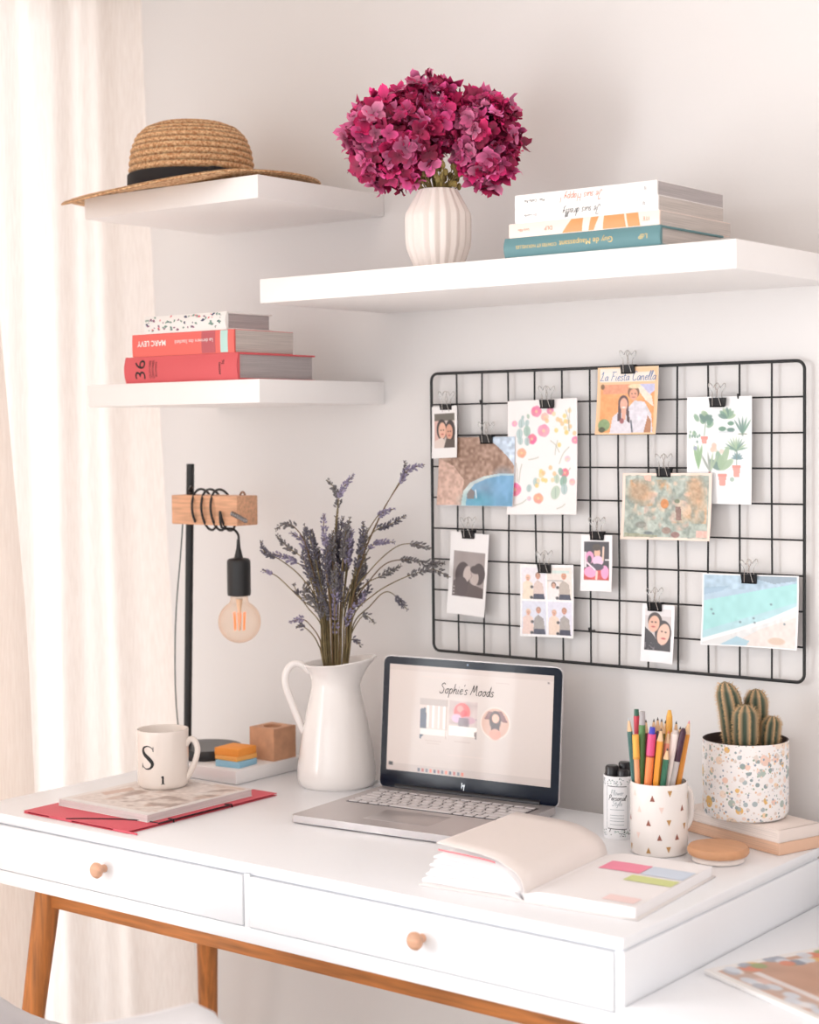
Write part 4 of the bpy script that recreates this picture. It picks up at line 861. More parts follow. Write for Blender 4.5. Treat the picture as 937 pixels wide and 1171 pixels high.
# lavender: each sprig a stem with a spike of small buds; positions measured around the jug's mouth
FWD = Vector((-.614, .789, 0)); RGT = Vector((.789, .614, 0)); KM = 1 / 725
def lav_pt(px, py, dep): return Vector((JX, JY, JZ + .200)) + RGT * ((px - 384) * KM) + Vector((0, 0, (754 - py) * KM)) + FWD * dep
BUD = [M('lavender_bud', (112, 108, 120), .85, var=.35, vscale=220), M('grey_bud', (128, 124, 126), .85, var=.3, vscale=200), M('violet_bud', (156, 147, 174), .85, var=.3, vscale=200)]
LST = M('dry_stem', (128, 112, 76), .7, var=.25, vscale=60); LST2 = M('brown_stem', (112, 88, 60), .7)
def sprig(label, path, flen, dep, seed, dens=1.0):
    r = random.Random(seed)
    t = thing('lavender_sprig', label, 'lavender', (JX, JY, JZ + .05), 'dried lavender sprigs in the jug')
    x0 = 384 + max(-19, min(19, (path[0][0] - 384))) * .8
    base = [Vector((JX, JY, JZ + .055)) + RGT * (-(x0 - 384) * KM * .25) + FWD * (-dep * .15), lav_pt(x0, 752, dep * .15)]
    pts = base + [lav_pt(px, py, dep * (.35 + .65 * (i + 1) / len(path))) for i, (px, py) in enumerate(path)]
    sp = [Vector(p) for p in smooth_poly([tuple(p) for p in pts], 6)]
    mb = MB(); n = len(sp); mb.tube(sp, [.0013 - .0006 * i / n for i in range(n)], 5); build('stem', mb, r.choice([LST, LST, LST2]), t, 180)
    # arc-length walk back from the tip
    L = 0; mb = MB(); i = n - 1; acc = 0
    marks = []
    while i > 0 and L < flen:
        seg = sp[i] - sp[i - 1]; d = seg.length; k = 0
        while acc <= d and L + acc < flen:
            marks.append((sp[i] - seg * (acc / d), seg.normalized(), L + acc)); acc += .0030 / dens
        L += d; acc -= d; acc = max(0, acc); i -= 1
    for (p, tg, s) in marks:
        if r.random() < .12: continue
        w = .5 + .5 * min(1, s / .015); a = tg.orthogonal().normalized(); b = tg.cross(a); m0 = r.uniform(0, 6.28)
        for q in range(3):
            an = m0 + q * 2.09; dr = (a * math.cos(an) + b * math.sin(an)); ax = (dr * .8 + tg * .75).normalized(); c = p + dr * .0038 * w * r.uniform(.4, 1.5) + tg * r.uniform(-.001, .001)
            R = ax.to_track_quat('Z', 'Y').to_matrix(); mb.ell(c, (.0017 * w, .0017 * w, .0034 * w * r.uniform(.8, 1.25)), 6, 4, R)
    build('flower_spike', mb, r.choice(BUD), t, 180)
edge_sprigs = [
 ('tallest upright lavender sprig with its tip bent to the right', [(384, 690), (385, 610), (390, 565), (396, 550), (408, 535)], .045, .0),
 ('upright lavender sprig with its tip bent left, beside the tallest', [(380, 690), (384, 620), (389, 575), (385, 552), (376, 541)], .050, .01),
 ('lavender sprig reaching farthest up and right onto the grid edge', [(404, 690), (418, 630), (440, 580), (462, 545), (472, 530), (491, 524)], .052, -.01),
 ('lavender sprig forking upright near the grid corner', [(402, 690), (414, 640), (438, 585), (459, 548), (467, 535), (468, 520)], .028, .0),
 ('thick lavender spike pointing up right below the long sprig', [(402, 680), (414, 630), (430, 603), (450, 594), (468, 584)], .05, .015),
 ('short lavender sprig just above the thick right spike', [(400, 690), (416, 620), (432, 588), (443, 579), (455, 575)], .028, -.015),
 ('level lavender sprig crossing right at mid height', [(404, 680), (416, 640), (428, 619), (442, 615), (455, 615)], .045, .01),
 ('lavender sprig whose tip crosses the grid edge at mid height', [(404, 680), (425, 648), (450, 624), (470, 616), (498, 622)], .036, -.01),
 ('lavender sprig bending right across the grid wire', [(406, 690), (425, 660), (445, 640), (470, 636), (495, 641), (513, 641)], .072, .02),
 ('lavender sprig dipping at its tip beside the kissing couple photo', [(406, 700), (430, 675), (455, 660), (480, 650), (500, 646), (518, 655)], .070, -.02),
 ('low lavender sprig drooping right with a hanging spike', [(406, 710), (425, 690), (440, 675), (452, 676), (469, 695)], .030, .015),
 ('small lavender sprig bent right above the laptop corner', [(402, 725), (412, 706), (420, 700), (430, 709)], .022, .0),
 ('lowest lavender sprig on the right, just over the jug rim', [(398, 738), (402, 729), (408, 728), (415, 737)], .020, -.01),
 ('lavender sprig arching over at the upper left', [(368, 690), (352, 620), (340, 598), (328, 592), (316, 598)], .036, .0),
 ('leftmost lavender sprig with its spike curling upward', [(366, 690), (345, 655), (320, 634), (303, 626), (298, 612)], .040, .01),
 ('lavender sprig with a small bud cluster at the far left', [(366, 700), (345, 680), (320, 655), (308, 648), (300, 645)], .018, -.01),
 ('dense lavender spike running down the left side', [(370, 690), (352, 650), (335, 636), (310, 627)], .045, .02),
 ('lavender sprig on the left below the arching one', [(370, 690), (356, 650), (346, 630), (330, 618), (318, 604)], .045, -.02),
 ('low lavender sprig drooping left above the bulb', [(366, 728), (356, 712), (346, 704), (331, 707)], .022, .0),
 ('lowest lavender sprig on the left with a bent tip', [(364, 735), (358, 724), (350, 716), (342, 712), (338, 716)], .018, .015),
 ('lavender sprig bending left just above the dense left spike', [(372, 690), (358, 640), (345, 612), (331, 604)], .05, .03),
 ('lavender sprig rising on the left of the upright middle', [(372, 690), (364, 640), (356, 608), (350, 592)], .06, -.02),
 ('full lavender spike rising just left of the tallest one', [(380, 690), (376, 630), (373, 600), (374, 580)], .085, -.03),
 ('full lavender spike rising just right of the tallest one', [(388, 690), (394, 640), (398, 605), (404, 584)], .07, -.03),
 ('full lavender spike standing straight left of the right-hand bend', [(396, 690), (408, 650), (416, 615), (419, 590)], .075, -.02),
 ('lavender sprig with a long spike below the mid-height tip', [(404, 690), (420, 665), (440, 655), (462, 644)], .04, .03),
 ('lavender sprig leaning left with a lone bud halfway', [(368, 712), (352, 690), (340, 672), (336, 662)], .02, .0)]
for i, (lb, path, fl, dep) in enumerate(edge_sprigs): sprig(lb, path, fl, dep, 40 + i)
r_ = random.Random(12)
for i in range(40):
    tx = r_.uniform(348, 426); ty = r_.uniform(582, 668) + abs(tx - 386) * .35
    mx_ = 384 + (tx - 384) * .42
    sprig('upright lavender sprig in the crowded middle of the bunch', [(mx_, 705), (384 + (tx - 384) * .75, (ty + 700) / 2), (tx, ty + 12), (tx + r_.uniform(-6, 6), ty)], r_.uniform(.040, .080), r_.uniform(-.04, .04), 90 + i)

# ================================================================== laptop
lap = thing('laptop', 'silver laptop standing open on the desk, showing a web page', 'laptop', (.15, -.24, .7502))
h0 = Vector((-.0085, -.134, .7502)); lx = Vector((.310, .032, 0)).normalized(); ly = Vector((-lx.y, lx.x, 0)); LW, LD = .3165, .238
T = Matrix((( lx.x, ly.x, 0, h0.x), (lx.y, ly.y, 0, h0.y), (0, 0, 1, h0.z), (0, 0, 0, 1)))
SILV = M('silver_aluminium', (196, 190, 190), .35, .55, bump=.02, bscale=400); BEZ = M('black_glass_bezel', (10, 18, 34), .1, spec=.2); KEYM = M('silver_keys', (214, 210, 212), .45, .2); DGR = M('keyboard_well', (84, 80, 84), .5, .2)
mb = MB(); mb.xf = T
outl = []
for (cx, cy, a0) in ((LW - .008, -.004, 0), (.008, -.004, 90), (.005, -LD + .005, 180), (LW - .005, -LD + .005, 270)):
    for k in range(6):
        a = math.radians(a0 + 18 * k); rr = .005 if a0 >= 180 else .004; outl.append((cx + rr * math.cos(a), cy + rr * math.sin(a)))
mb.prism(outl, .002, .0125); build('base', mb, SILV, lap, 30)
mb = MB(); mb.xf = T
for fx in (.03, LW - .03):
    for fy in (-.02, -LD + .02): mb.lathe([(.006, 0), (.006, .0025), (.0005, .0026)], (fx, fy, 0), 12)
build('rubber_feet', mb, INK, lap)
mb = MB(); mb.xf = T; mb.box(.019, LW - .019, -.123, -.027, .0125, .0128); well = build('keyboard', mb, DGR, lap)
mb = MB(); mb.xf = T; kw = (LW - .042) / 15
rows = [(-.033, .009, [1] * 15), (-.049, .0145, [1] * 13 + [2]), (-.0655, .0145, [1.5] + [1] * 12 + [1.5]), (-.082, .0145, [1.75] + [1] * 11 + [2.25]), (-.0985, .0145, [2.25] + [1] * 10 + [2.75]), (-.115, .0145, [1, 1, 1, 1, 6, 1, 1, 1, 1, 1])]
for (yc, kh, ws) in rows:
    x = .021; tot = sum(ws); sc = (LW - .042) / tot
    for w in ws:
        mb.rbox(x + .0014, x + w * sc - .0014, yc - kh / 2 + .0006, yc + kh / 2 - .0009, .0128, .0146, .0008, 1); x += w * sc
build('keys', mb, KEYM, well, 30)
mb = MB(); mb.xf = T; mb.rbox(.105, .105 + .108, -.205, -.139, .01245, .01275, .0008); build('trackpad', mb, M('trackpad', (184, 178, 178), .3, .5), lap)
mb = MB(); mb.xf = T; mb.tube([(.03, .001, .0135), (LW - .03, .001, .0135)], .0055, 14); build('hinge', mb, M('dark_hinge', (46, 46, 50), .4, .4), lap)
tilt = math.radians(5); up = (Vector((0, 0, 1)) * math.cos(tilt) + ly * math.sin(tilt)); nout = (-ly * math.cos(tilt) + Vector((0, 0, 1)) * math.sin(tilt))
O = h0 + Vector((0, 0, .0095)) + ly * -.001
LT = Matrix(((lx.x, up.x, nout.x, O.x), (lx.y, up.y, nout.y, O.y), (lx.z, up.z, nout.z, O.z), (0, 0, 0, 1)))
LH = .209
def rrect(x0, x1, y0, y1, r, n=6):
    o = []
    for (cx, cy, a0) in ((x1 - r, y1 - r, 0), (x0 + r, y1 - r, 90), (x0 + r, y0 + r, 180), (x1 - r, y0 + r, 270)):
        for k in range(n + 1):
            a = math.radians(a0 + 90 / n * k); o.append((cx + r * math.cos(a), cy + r * math.sin(a)))
    return o
mb = MB(); mb.xf = LT; mb.prism(rrect(0, LW, 0, LH, .012), -.0052, -.0008); lid = build('lid', mb, SILV, lap, 30)
mb = MB(); mb.xf = LT; mb.prism(rrect(.0012, LW - .0012, .001, LH - .0012, .011), -.0009, .0006); build('bezel', mb, BEZ, lid, 30)
SX0_, SX1_, SY0_, SY1_ = .0125, LW - .0140, .0300, LH - .0130
def p_screen():
    c = Canvas(200, 124, (198, 184, 177)); c.fade = False; c.rect(0, 0, 1, .055, (190, 175, 168)); c.noise(5, 4, 2)
    c.rect(.20, .095, .50, .10, (198, 180, 172)); c.rect(.66, .10, .74, .108, (190, 172, 166)); c.rect(.965, .06, .975, .08, (120, 110, 108))
    # three pictures: clothes rail, pink roses, round portrait
    c.rect(.20, .30, .375, .60, (206, 188, 180)); c.rect(.20, .30, .375, .36, (174, 160, 154)); c.poly([(.205, .4), (.24, .38), (.245, .6), (.21, .68), (.205, .68)], (62, 70, 92))
    for i in range(7): c.rect(.245 + i * .017, .36, .257 + i * .017, .57, [(236, 220, 212), (206, 184, 176), (244, 234, 228), (226, 190, 182)][i % 4])
    c.rect(.205, .58, .375, .64, (226, 214, 208)); c.rect(.363, .3, .369, .66, (176, 156, 146))
    c.rect(.385, .30, .555, .52, (190, 170, 166)); c.noise(14, 30, 5, (.385, .30, .555, .52)); c.el(.462, .40, .05, .085, (226, 98, 96)); c.el(.45, .37, .02, .03, (240, 140, 132)); c.el(.475, .41, .02, .03, (208, 70, 76)); c.el(.43, .46, .03, .04, (210, 170, 196)); c.el(.5, .47, .045, .035, (190, 150, 160)); c.noise(.8, 40, 8, (.40, .45, .555, .54), (110, 96, 104)); c.rect(.385, .53, .555, .62, (240, 228, 220)); c.poly([(.54, .58), (.555, .56), (.555, .64), (.545, .64)], (120, 104, 100))
    c.el(.665, .475, .088, .145, (222, 208, 198)); c.el(.665, .475, .082, .136, (198, 158, 140)); c.poly([(.60, .44), (.62, .37), (.7, .36), (.74, .46)], (120, 72, 72)); c.el(.664, .45, .034, .085, (64, 42, 42)); c.rect(.64, .45, .655, .56, (64, 42, 42)); c.rect(.675, .45, .69, .55, (64, 42, 42)); c.el(.666, .43, .022, .042, (230, 176, 154)); c.el(.666, .575, .035, .05, (206, 146, 128))
    for (a, b, y) in ((.24, .34, .69), (.42, .52, .67), (.25, .33, .715)): c.rect(a, y, b, y + .006, (180, 162, 154))
    c.rect(.38, .80, .60, .806, (206, 188, 180)); c.rect(0, .93, 1, 1, (186, 172, 166)); c.rect(.015, .92, .04, .955, (40, 38, 42))
    for i in range(12): c.rect(.20 + i * .0245, .955, .214 + i * .0245, .985, [(70, 74, 92), (170, 90, 84), (96, 100, 112), (214, 120, 100)][i % 4])
    return c
sc = painted('screen', p_screen(), lambda u, v: LT @ Vector((SX0_ + u * (SX1_ - SX0_), SY1_ - v * (SY1_ - SY0_), .00095)), SCREEN, lid)
mb = MB(); mb.xf = LT; handwriting(mb, "Sophie's Moods", .0155, .0011, lambda x, y: (LW * .482 + x, LH * .775 + y, .0013)); build('screen_title', mb, INK, lid)
mb = MB(); mb.xf = LT; lc = (LW * .485, .0160)
for (x0_, x1_) in ((-.0026, -.0012), (.0012, .0026)): mb.stroke([(lc[0] + x0_ + .0002, lc[1] + .0058 * (1 if x0_ < 0 else .6)), (lc[0] + x0_ - .0006, lc[1] - .0058 * (.6 if x0_ < 0 else 1))], .0008, lambda x, y: (x, y, .0010))
mb.stroke([(lc[0] - .0026, lc[1] + .0012), (lc[0] + .0026, lc[1] + .0016)], .0008, lambda x, y: (x, y, .0010))
build('maker_logo', mb, M('chrome_logo', (226, 228, 232), .2, .6), lid)
mb = MB(); mb.xf = LT; mb.lathe([(.0016, .0006), (.0016, .0009), (.0004, .001)], (LW * .485, LH - .0065, 0), 14); build('webcam', mb, M('webcam_lens', (120, 140, 170), .2), lid)

# ================================================================== open notebook
ob = thing('open_book', 'open white planner with coloured notes, lying at the desk front', 'notebook', (.527, -.40, .7501))
S0 = Vector((.5265, -.519, .7501)); bv = Vector((-.08, .997, 0)); bu = Vector((.997, .08, 0)); BL = .222
def bk(u, v, z): return S0 + bu * u + bv * v + Vector((0, 0, z))
build('spine_glue', MB().add([bk(-.006, .0005, .002), bk(.006, .0005, .002), bk(.006, .0005, .011), bk(-.006, .0005, .011), bk(-.006, BL, .002), bk(.006, BL, .002), bk(.006, BL, .011), bk(-.006, BL, .011)], [(0, 1, 2, 3), (7, 6, 5, 4), (0, 4, 5, 1), (1, 5, 6, 2), (2, 6, 7, 3), (3, 7, 4, 0)]), M('planner_paper', (246, 243, 244), .75), ob)
COV = M('cream_cover_board', (238, 232, 230), .5); PW = M('planner_paper', (246, 243, 244), .75); PP = M('rosy_paper', (240, 231, 227), .8)
mb = MB(); mb.sheet(lambda a, b: bk(-.150 + .302 * a, -.003 + (BL + .006) * b, .0012), 12, 4); build('cover', mb, COV, ob, solid=.002)
def rightz(u): return .0165 - .009 * math.exp(-u / .012) - .002 * (u / .15)
mb = MB(); n = 24
vs = []
for i in range(n + 1):
    u = .148 * i / n
    vs += [bk(u, 0, .0024), bk(u, 0, rightz(u)), bk(u, BL, rightz(u)), bk(u, BL, .0024)]
fs = []
for i in range(n):
    b = 4 * i; fs += [(b, b + 4, b + 5, b + 1), (b + 1, b + 5, b + 6, b + 2), (b + 2, b + 6, b + 7, b + 3), (b + 3, b + 7, b + 4, b)]
fs += [(0, 1, 2, 3), (4 * n, 4 * n + 3, 4 * n + 2, 4 * n + 1)]
mb.add(vs, fs); build('right_page_block', mb, PW, ob, 40)
def leafz(a, h, end): return .003 + h * (1 - math.exp(-a / .016)) + (end - h) * (a / .15)
for j, (h, e, wd) in enumerate(((.004, .003, .148), (.008, .0055, .150), (.012, .0085, .146), (.016, .013, .149), (.020, .018, .145), (.0245, .024, .148), (.029, .030, .144), (.034, .036, .147))):
    mb = MB(); mb.sheet(lambda a, b: bk(-.001 - (wd - h * .55) * a, BL * b, leafz(wd * a, h, e) + .0006 * math.sin(9 * a + j)), 24, 4)
    build('loose_page', mb, PW, ob, 180, solid=.0022)
def topz(a): return .003 + .044 * (1 - math.exp(-a / .018)) + .010 * (a / .15)
mb = MB(); mb.sheet(lambda a, b: bk(.001 + .006 * math.sin(PI * min(1, a * 5)) * (1 if a < .2 else 0) - .126 * a - .012 * a * b, BL * b, topz(.15 * a) - .006 * b * a), 30, 8); build('turned_page', mb, PP, ob, 180, label='large rosy page arching up from the spine', solid=.0012)
mb = MB(); mb.sheet(lambda a, b: bk(-.04 - .082 * a, -.0006 + .0 * b, leafz(.05 + .095 * a, .040, .046) + .0018 * (b - .5)), 16, 1); build('pink_tab', mb, M('pink_tab', (240, 120, 130), .6), ob, solid=.0006)
def notes(x0, x1, v0, v1, col, nm):
    mb = MB(); mb.sheet(lambda a, b: bk(x0 + (x1 - x0) * a, v0 + (v1 - v0) * b, rightz(x0 + (x1 - x0) * a) + .0006), 6, 3); build('page_note', mb, M(nm, col, .7), ob, 180, label=nm.replace('_', ' '))
notes(.030, .087, .137, .178, (248, 150, 176), 'pink_sticky_note'); notes(.0885, .146, .137, .178, (214, 226, 242), 'pale_blue_sticky_note'); notes(.082, .146, .102, .129, (216, 224, 156), 'lime_green_sticky_note'); notes(.098, .140, .012, .036, (248, 222, 220), 'faint_pink_note')

# ================================================================== pencil mug and contents
CX, CY, CZ, CR, CH = .535, -.2065, .7501, .0385, .097
cup = thing('pencil_mug', 'white mug dotted with gold triangles and full of pencils', 'mug', (CX, CY, CZ))
CW = M('white_cup_glaze', (244, 238, 234), .25, coat=.3); TG = M('gold_print', (196, 152, 96), .35, .5); TB = M('brown_print', (150, 92, 78), .45); TP = M('blush_print', (238, 214, 204), .5)
mb = MB(); mb.lathe([(.0005, .001), (.034, .001), (.0355, 0), (.0380, .002), (CR, .005), (CR, .094), (.0381, CH), (.0367, CH), (.036, .094), (.036, .01), (.033, .006), (.0005, .006)], (CX, CY, CZ), 64)
cf = math.atan2(-.869, .494)
for (a, z, mi, dn) in ((-13, .080, 2, 0), (22, .086, 1, 1), (52, .066, 2, 0), (-21, .047, 2, 0), (20, .047, 1, 1), (1, .028, 2, 0), (38, .028, 2, 0), (-21, .010, 1, 0), (19, .011, 1, 1), (-42, .064, 3, 0), (-45, .028, 3, 1), (5, .064, 3, 1), (-55, .085, 3, 0), (60, .04, 1, 1), (80, .08, 1, 0), (85, .02, 2, 0), (-75, .05, 2, 0), (-70, .01, 1, 1), (110, .06, 1, 0), (-100, .07, 1, 0)):
    f = wrap(CX, CY, CZ + z, CR, cf + math.radians(a)); s = .0042; q = -1 if dn else 1
    mb.add([f(-s * .8, -s * q), f(s * .8, -s * q), f(0, s * q)], [(0, 1, 2)], mi)
build('mug_body', mb, [CW, TG, TB, TP], cup, 40)
hd = Vector((math.cos(cf + 2.25), math.sin(cf + 2.25), 0)); cb = Vector((CX, CY, CZ))
build('handle', MB().tube(smooth_poly([tuple(cb + hd * a + Vector((0, 0, z))) for a, z in ((.037, .080), (.048, .081), (.055, .070), (.055, .042), (.047, .028), (.037, .026))], 5), .0045, 12), CW, cup, 180)
KC = 1 / 858; cfw = Vector((-.494, .869, 0)); crt = Vector((.869, .494, 0))
def cpt(px, py, dep): return Vector((CX, CY, CZ)) + crt * ((px - 754.5) * KC) + Vector((0, 0, (976 - py) * KC)) + cfw * dep
def pen(name, label, cat, tip, rim, dep, rad, segs):
    """segs: list of (fraction from tip end, radius factor at start, at end, colour)"""
    a = cpt(tip[0], tip[1], dep); b = cpt(rim[0], rim[1], dep * .85)
    d = (b - a).normalized()
    # run on down inside the mug to its floor
    t = (CZ + .012 - b.z) / d.z if d.z < -1e-3 else 0
    e = b + d * max(0, t)
    off = Vector((e.x - CX, e.y - CY, 0)); lim = .026
    if off.length > lim: e = Vector((CX, CY, e.z)) + off * (lim / off.length)
    th = thing(name, label, cat, tuple(e), 'pencils and pens in the triangle mug')
    Lt = (e - a).length; s = 0
    ax = (e - a)
    for i, (f0, f1, r0, r1, col, nm) in enumerate(segs):
        mb = MB(); n = 6 if 'pencil' in name else 14
        mb.tube([a + ax * f0, a + ax * f1], [max(.0002, rad * r0), rad * r1], n); build(nm, mb, M('pen_%d_%d_%d' % col, col, .4), th, 35)
W_ = (236, 200, 160)
def pencil(label, col, lead, tip, rim, dep=0, rad=.0037): pen('pencil', label, 'pencil', tip, rim, dep, rad, [(0, .025, .05, .38, lead, 'lead'), (.025, .11, .38, 1, W_, 'sharpened_tip'), (.11, 1, 1, 1, col, 'shaft')])
pencil('teal pencil with a pale end, leftmost in the triangle mug', (70, 116, 112), (190, 196, 204), (720, 820), (725, 888), .0, .0036)
pen('marker_pen', 'red-capped marker with a green end, second from the left', 'pen', (729, 812), (731, 888), .012, .0042, [(0, .05, .75, .85, (52, 104, 84), 'end_plug'), (.05, .24, 1, 1, (206, 66, 84), 'cap'), (.24, 1, .9, .9, (190, 60, 70), 'barrel')])
pen('marker_pen', 'yellow-capped pen with a peach barrel at the left front', 'pen', (728, 838), (729, 890), -.014, .0046, [(0, .20, .98, 1, (240, 184, 84), 'cap'), (.20, .22, 1.05, 1.05, (226, 160, 70), 'collar'), (.22, 1, .8, .8, (238, 170, 126), 'barrel')])
pen('marker_pen', 'thick green pen with a grey end, standing tall at the left', 'pen', (736, 812), (733.5, 890), -.006, .0046, [(0, .10, .8, .95, (176, 170, 172), 'end_plug'), (.10, 1, 1, 1, (92, 138, 82), 'barrel')])
pencil('dark brown pencil behind the thick green pen', (112, 64, 56), (70, 50, 46), (740, 824), (738, 890), .014)
pen('marker_pen', 'fat pink-capped felt pen with a blue plug and orange barrel', 'pen', (747.5, 828), (742.5, 892), -.020, .0058, [(0, .055, .62, .75, (64, 64, 190), 'end_plug'), (.055, .235, .98, 1, (226, 84, 138), 'cap'), (.235, .25, 1, 1, (170, 50, 60), 'collar'), (.25, 1, .95, .95, (242, 142, 84), 'barrel')])
pencil('orange pencil in the centre front with its wooden tip up', (240, 162, 62), (90, 70, 60), (757.5, 828), (751.5, 892), -.024, .0042)
pencil('black-leaded pencil behind the pink felt pen', (70, 66, 86), (36, 34, 44), (749, 824), (748, 890), .020)
pencil('slate pencil third from the middle at the back', (96, 92, 120), (48, 44, 60), (753.5, 823), (753, 890), .026)
pencil('red pencil with a dark point in the back row', (196, 84, 76), (60, 40, 44), (758, 824), (757, 890), .022)
pencil('olive pencil with a dark point right of the red one', (132, 120, 70), (70, 60, 50), (762.5, 825), (761, 890), .016)
pen('paint_brush', 'tall yellow brush handle rising above the others', 'brush', (767, 812), (765, 890), .008, .0045, [(0, .05, .5, .95, (236, 178, 78), 'rounded_end'), (.05, .24, .95, 1.1, (232, 168, 70), 'handle'), (.24, 1, .8, .8, (226, 160, 66), 'lower_handle')])
pencil('salmon pencil in front of the tall yellow brush', (242, 158, 132), (226, 130, 110), (766, 833), (761, 892), -.010, .0048)
pencil('dark green pencil standing low at the front', (52, 112, 88), (36, 70, 60), (764.5, 851), (759, 894), -.026, .0040)
pen('marker_pen', 'white felt pen leaning right', 'pen', (774, 832), (766, 893), -.014, .0060, [(0, .03, .6, .95, (214, 200, 194), 'end_plug'), (.03, 1, 1, 1, (244, 228, 222), 'barrel')])
pencil('dark green pencil with a black point behind the white pen', (74, 86, 74), (40, 44, 44), (775, 826), (771, 890), .018)
pencil('plum pencil with a dark point right of the white pen', (120, 52, 72), (60, 30, 44), (779.5, 829), (770, 893), -.004, .0042)
pen('marker_pen', 'black-capped pen with a grey barrel at the right front', 'pen', (783, 829), (769.5, 894), -.018, .0044, [(0, .03, .5, .9, (60, 30, 48), 'end_plug'), (.03, .28, 1, 1, (70, 34, 54), 'cap'), (.28, 1, .95, .95, (206, 196, 194), 'barrel')])
pencil('orange pencil at the far right, leaning out of the mug', (232, 150, 52), (226, 140, 146), (789.5, 822), (777, 892), -.004, .0042)
pencil('grey pencil leaning just behind the rightmost orange one', (150, 150, 156), (110, 110, 120), (787, 830), (774, 892), .012)

# ---- tin with black bottles
TX, TY, TZ, TR, TH = .447, -.162, .7501, .0225, .088
tin = thing('tin_can', 'slim white tin printed with black lettering, left of the pencil mug', 'tin', (TX, TY, TZ))
mb = MB(); mb.lathe([(.0005, .001), (.021, .001), (.022, 0), (TR, .002), (TR, .086), (.0228, .0872), (.0222, TH), (.0214, TH), (.0212, .086), (.0212, .006), (.0005, .006)], (TX, TY, TZ), 56)
tf = math.atan2(-.857, .515) + math.radians(-10)
f = lambda z: wrap(TX, TY, TZ + z, TR, tf)
handwriting(mb, 'Flower', .0070, .0005, f(.0650), 2); handwriting(mb, 'Personal', .0074, .0007, f(.0575), 1); handwriting(mb, 'Style', .0070, .0005, f(.0500), 2)
for z in (.0745, .0150): mb.stroke([(-.014 + .0014 * i, 0) for i in range(21)], .0009, f(z), 1)
for xx in (-.0155, .0155): mb.stroke([(xx, .0), (xx, .03), (xx, .0595)], .0005, f(.015), 2)
for z in (.042, .034, .030, .026, .021): mb.stroke([(-.010 + .001 * i, 0) for i in range(21)], .0006, f(z), 2)
r = random.Random(4)
for z0 in (.0795, .0085):
    for i in range(46):
        x = r.uniform(-.026, .026); z = r.uniform(-.0045, .0045); a = r.uniform(0, PI); w = r.uniform(.0015, .0036)
        mb.stroke([(x, z), (x + w * .5 * math.cos(a), z + w * .5 * math.sin(a)), (x + w * math.cos(a), z + w * math.sin(a))], [.0003, .0011, .0003], f(z0), r.choice([1, 2, 2, 3]))
build('tin_body', mb, [M('white_tin', (244, 244, 246), .35), INK, M('grey_print', (150, 160, 166), .5), M('sage_print', (140, 170, 160), .5)], tin, 40)
for i, (dx, dy, rr, zt, lb) in enumerate(((-.0085, -.006, .0098, .1005, 'black bottle top at the left front of the white tin'), (.0095, -.006, .0085, .0965, 'black bottle top at the right front of the white tin'), (.002, .0105, .0088, .1040, 'black bottle top at the back of the white tin'))):
    b = thing('bottle', lb, 'bottle', (TX + dx, TY + dy, TZ + .0065), 'black bottles in the white tin')
    build('bottle_body', MB().lathe([(.0005, 0), (rr, .0005), (rr, .06), (rr * .9, .066), (rr * .6, .068), (.0005, .068)], (TX + dx, TY + dy, TZ + .0065), 20), M('black_plastic', (36, 34, 38), .25), b)
    build('cap', MB().lathe([(rr * .9, .0665), (rr, .068), (rr * .96, zt - .009), (rr * .8, zt - .0065), (.0005, zt - .006)], (TX + dx, TY + dy, TZ + .0065), 24), M('black_cap', (34, 32, 36), .3), b)

# ---- wooden jar lid
WX, WY = .622, -.203
jl = thing('jar_lid', 'round wooden jar lid with a white seal, lying before the cactus', 'lid', (WX, WY, .7501))
build('wooden_disc', MB().lathe([(.0005, .0075), (.034, .0075), (.0385, .009), (.0405, .0125), (.0405, .0165), (.038, .0200), (.030, .0212), (.0005, .0215)], (WX, WY, .7502), 56), wood('lid_wood', (208, 154, 114), 'x', .05, scale=.7), jl)
build('seal_ring', MB().lathe([(.031, 0), (.0345, .001), (.0345, .004), (.032, .0076), (.0005, .0076), (.0005, .0002)], (WX, WY, .7502), 48), M('white_silicone', (242, 232, 226), .4), jl)

# ---- two flat boxes under the cactus
bx = Vector((.172, -.057, 0)).normalized(); by = Vector((-bx.y, bx.x, 0)); c0 = Vector((.677, -.136, 0))
BT = Matrix(((bx.x, by.x, 0, c0.x), (bx.y, by.y, 0, c0.y), (0, 0, 1, 0), (0, 0, 0, 1)))
def slab(label, z0, z1, col, nm):
    mb = MB(); mb.xf = BT; w, d = .186, .080
    t = thing('book', label, 'book', (.6, -.08, z0), 'pale books under the cactus')
    mb.rbox(-w, 0, 0, d, z0, z0 + .002, .0008); mb.rbox(-w, 0, 0, d, z1 - .002, z1, .0008); mb.rbox(-.0035, 0, 0, d, z0, z1, .001); build('cover', mb, M(nm, col, .5), t, 30)
    mb = MB(); mb.xf = BT; mb.box(-w + .003, -.003, .0012, d - .003, z0 + .002, z1 - .002); build('page_block', mb, M(nm + '_pages', [min(255, k + 8) for k in col], .8, var=.1, vscale=4, stretch=(2, 2, 300)), t)
slab('peach book lying flat under the white one below the cactus', .7502, .7668, (232, 190, 162), 'peach_board')
slab('off-white book lying directly under the cactus pot', .7670, .7842, (238, 224, 216), 'cream_board')

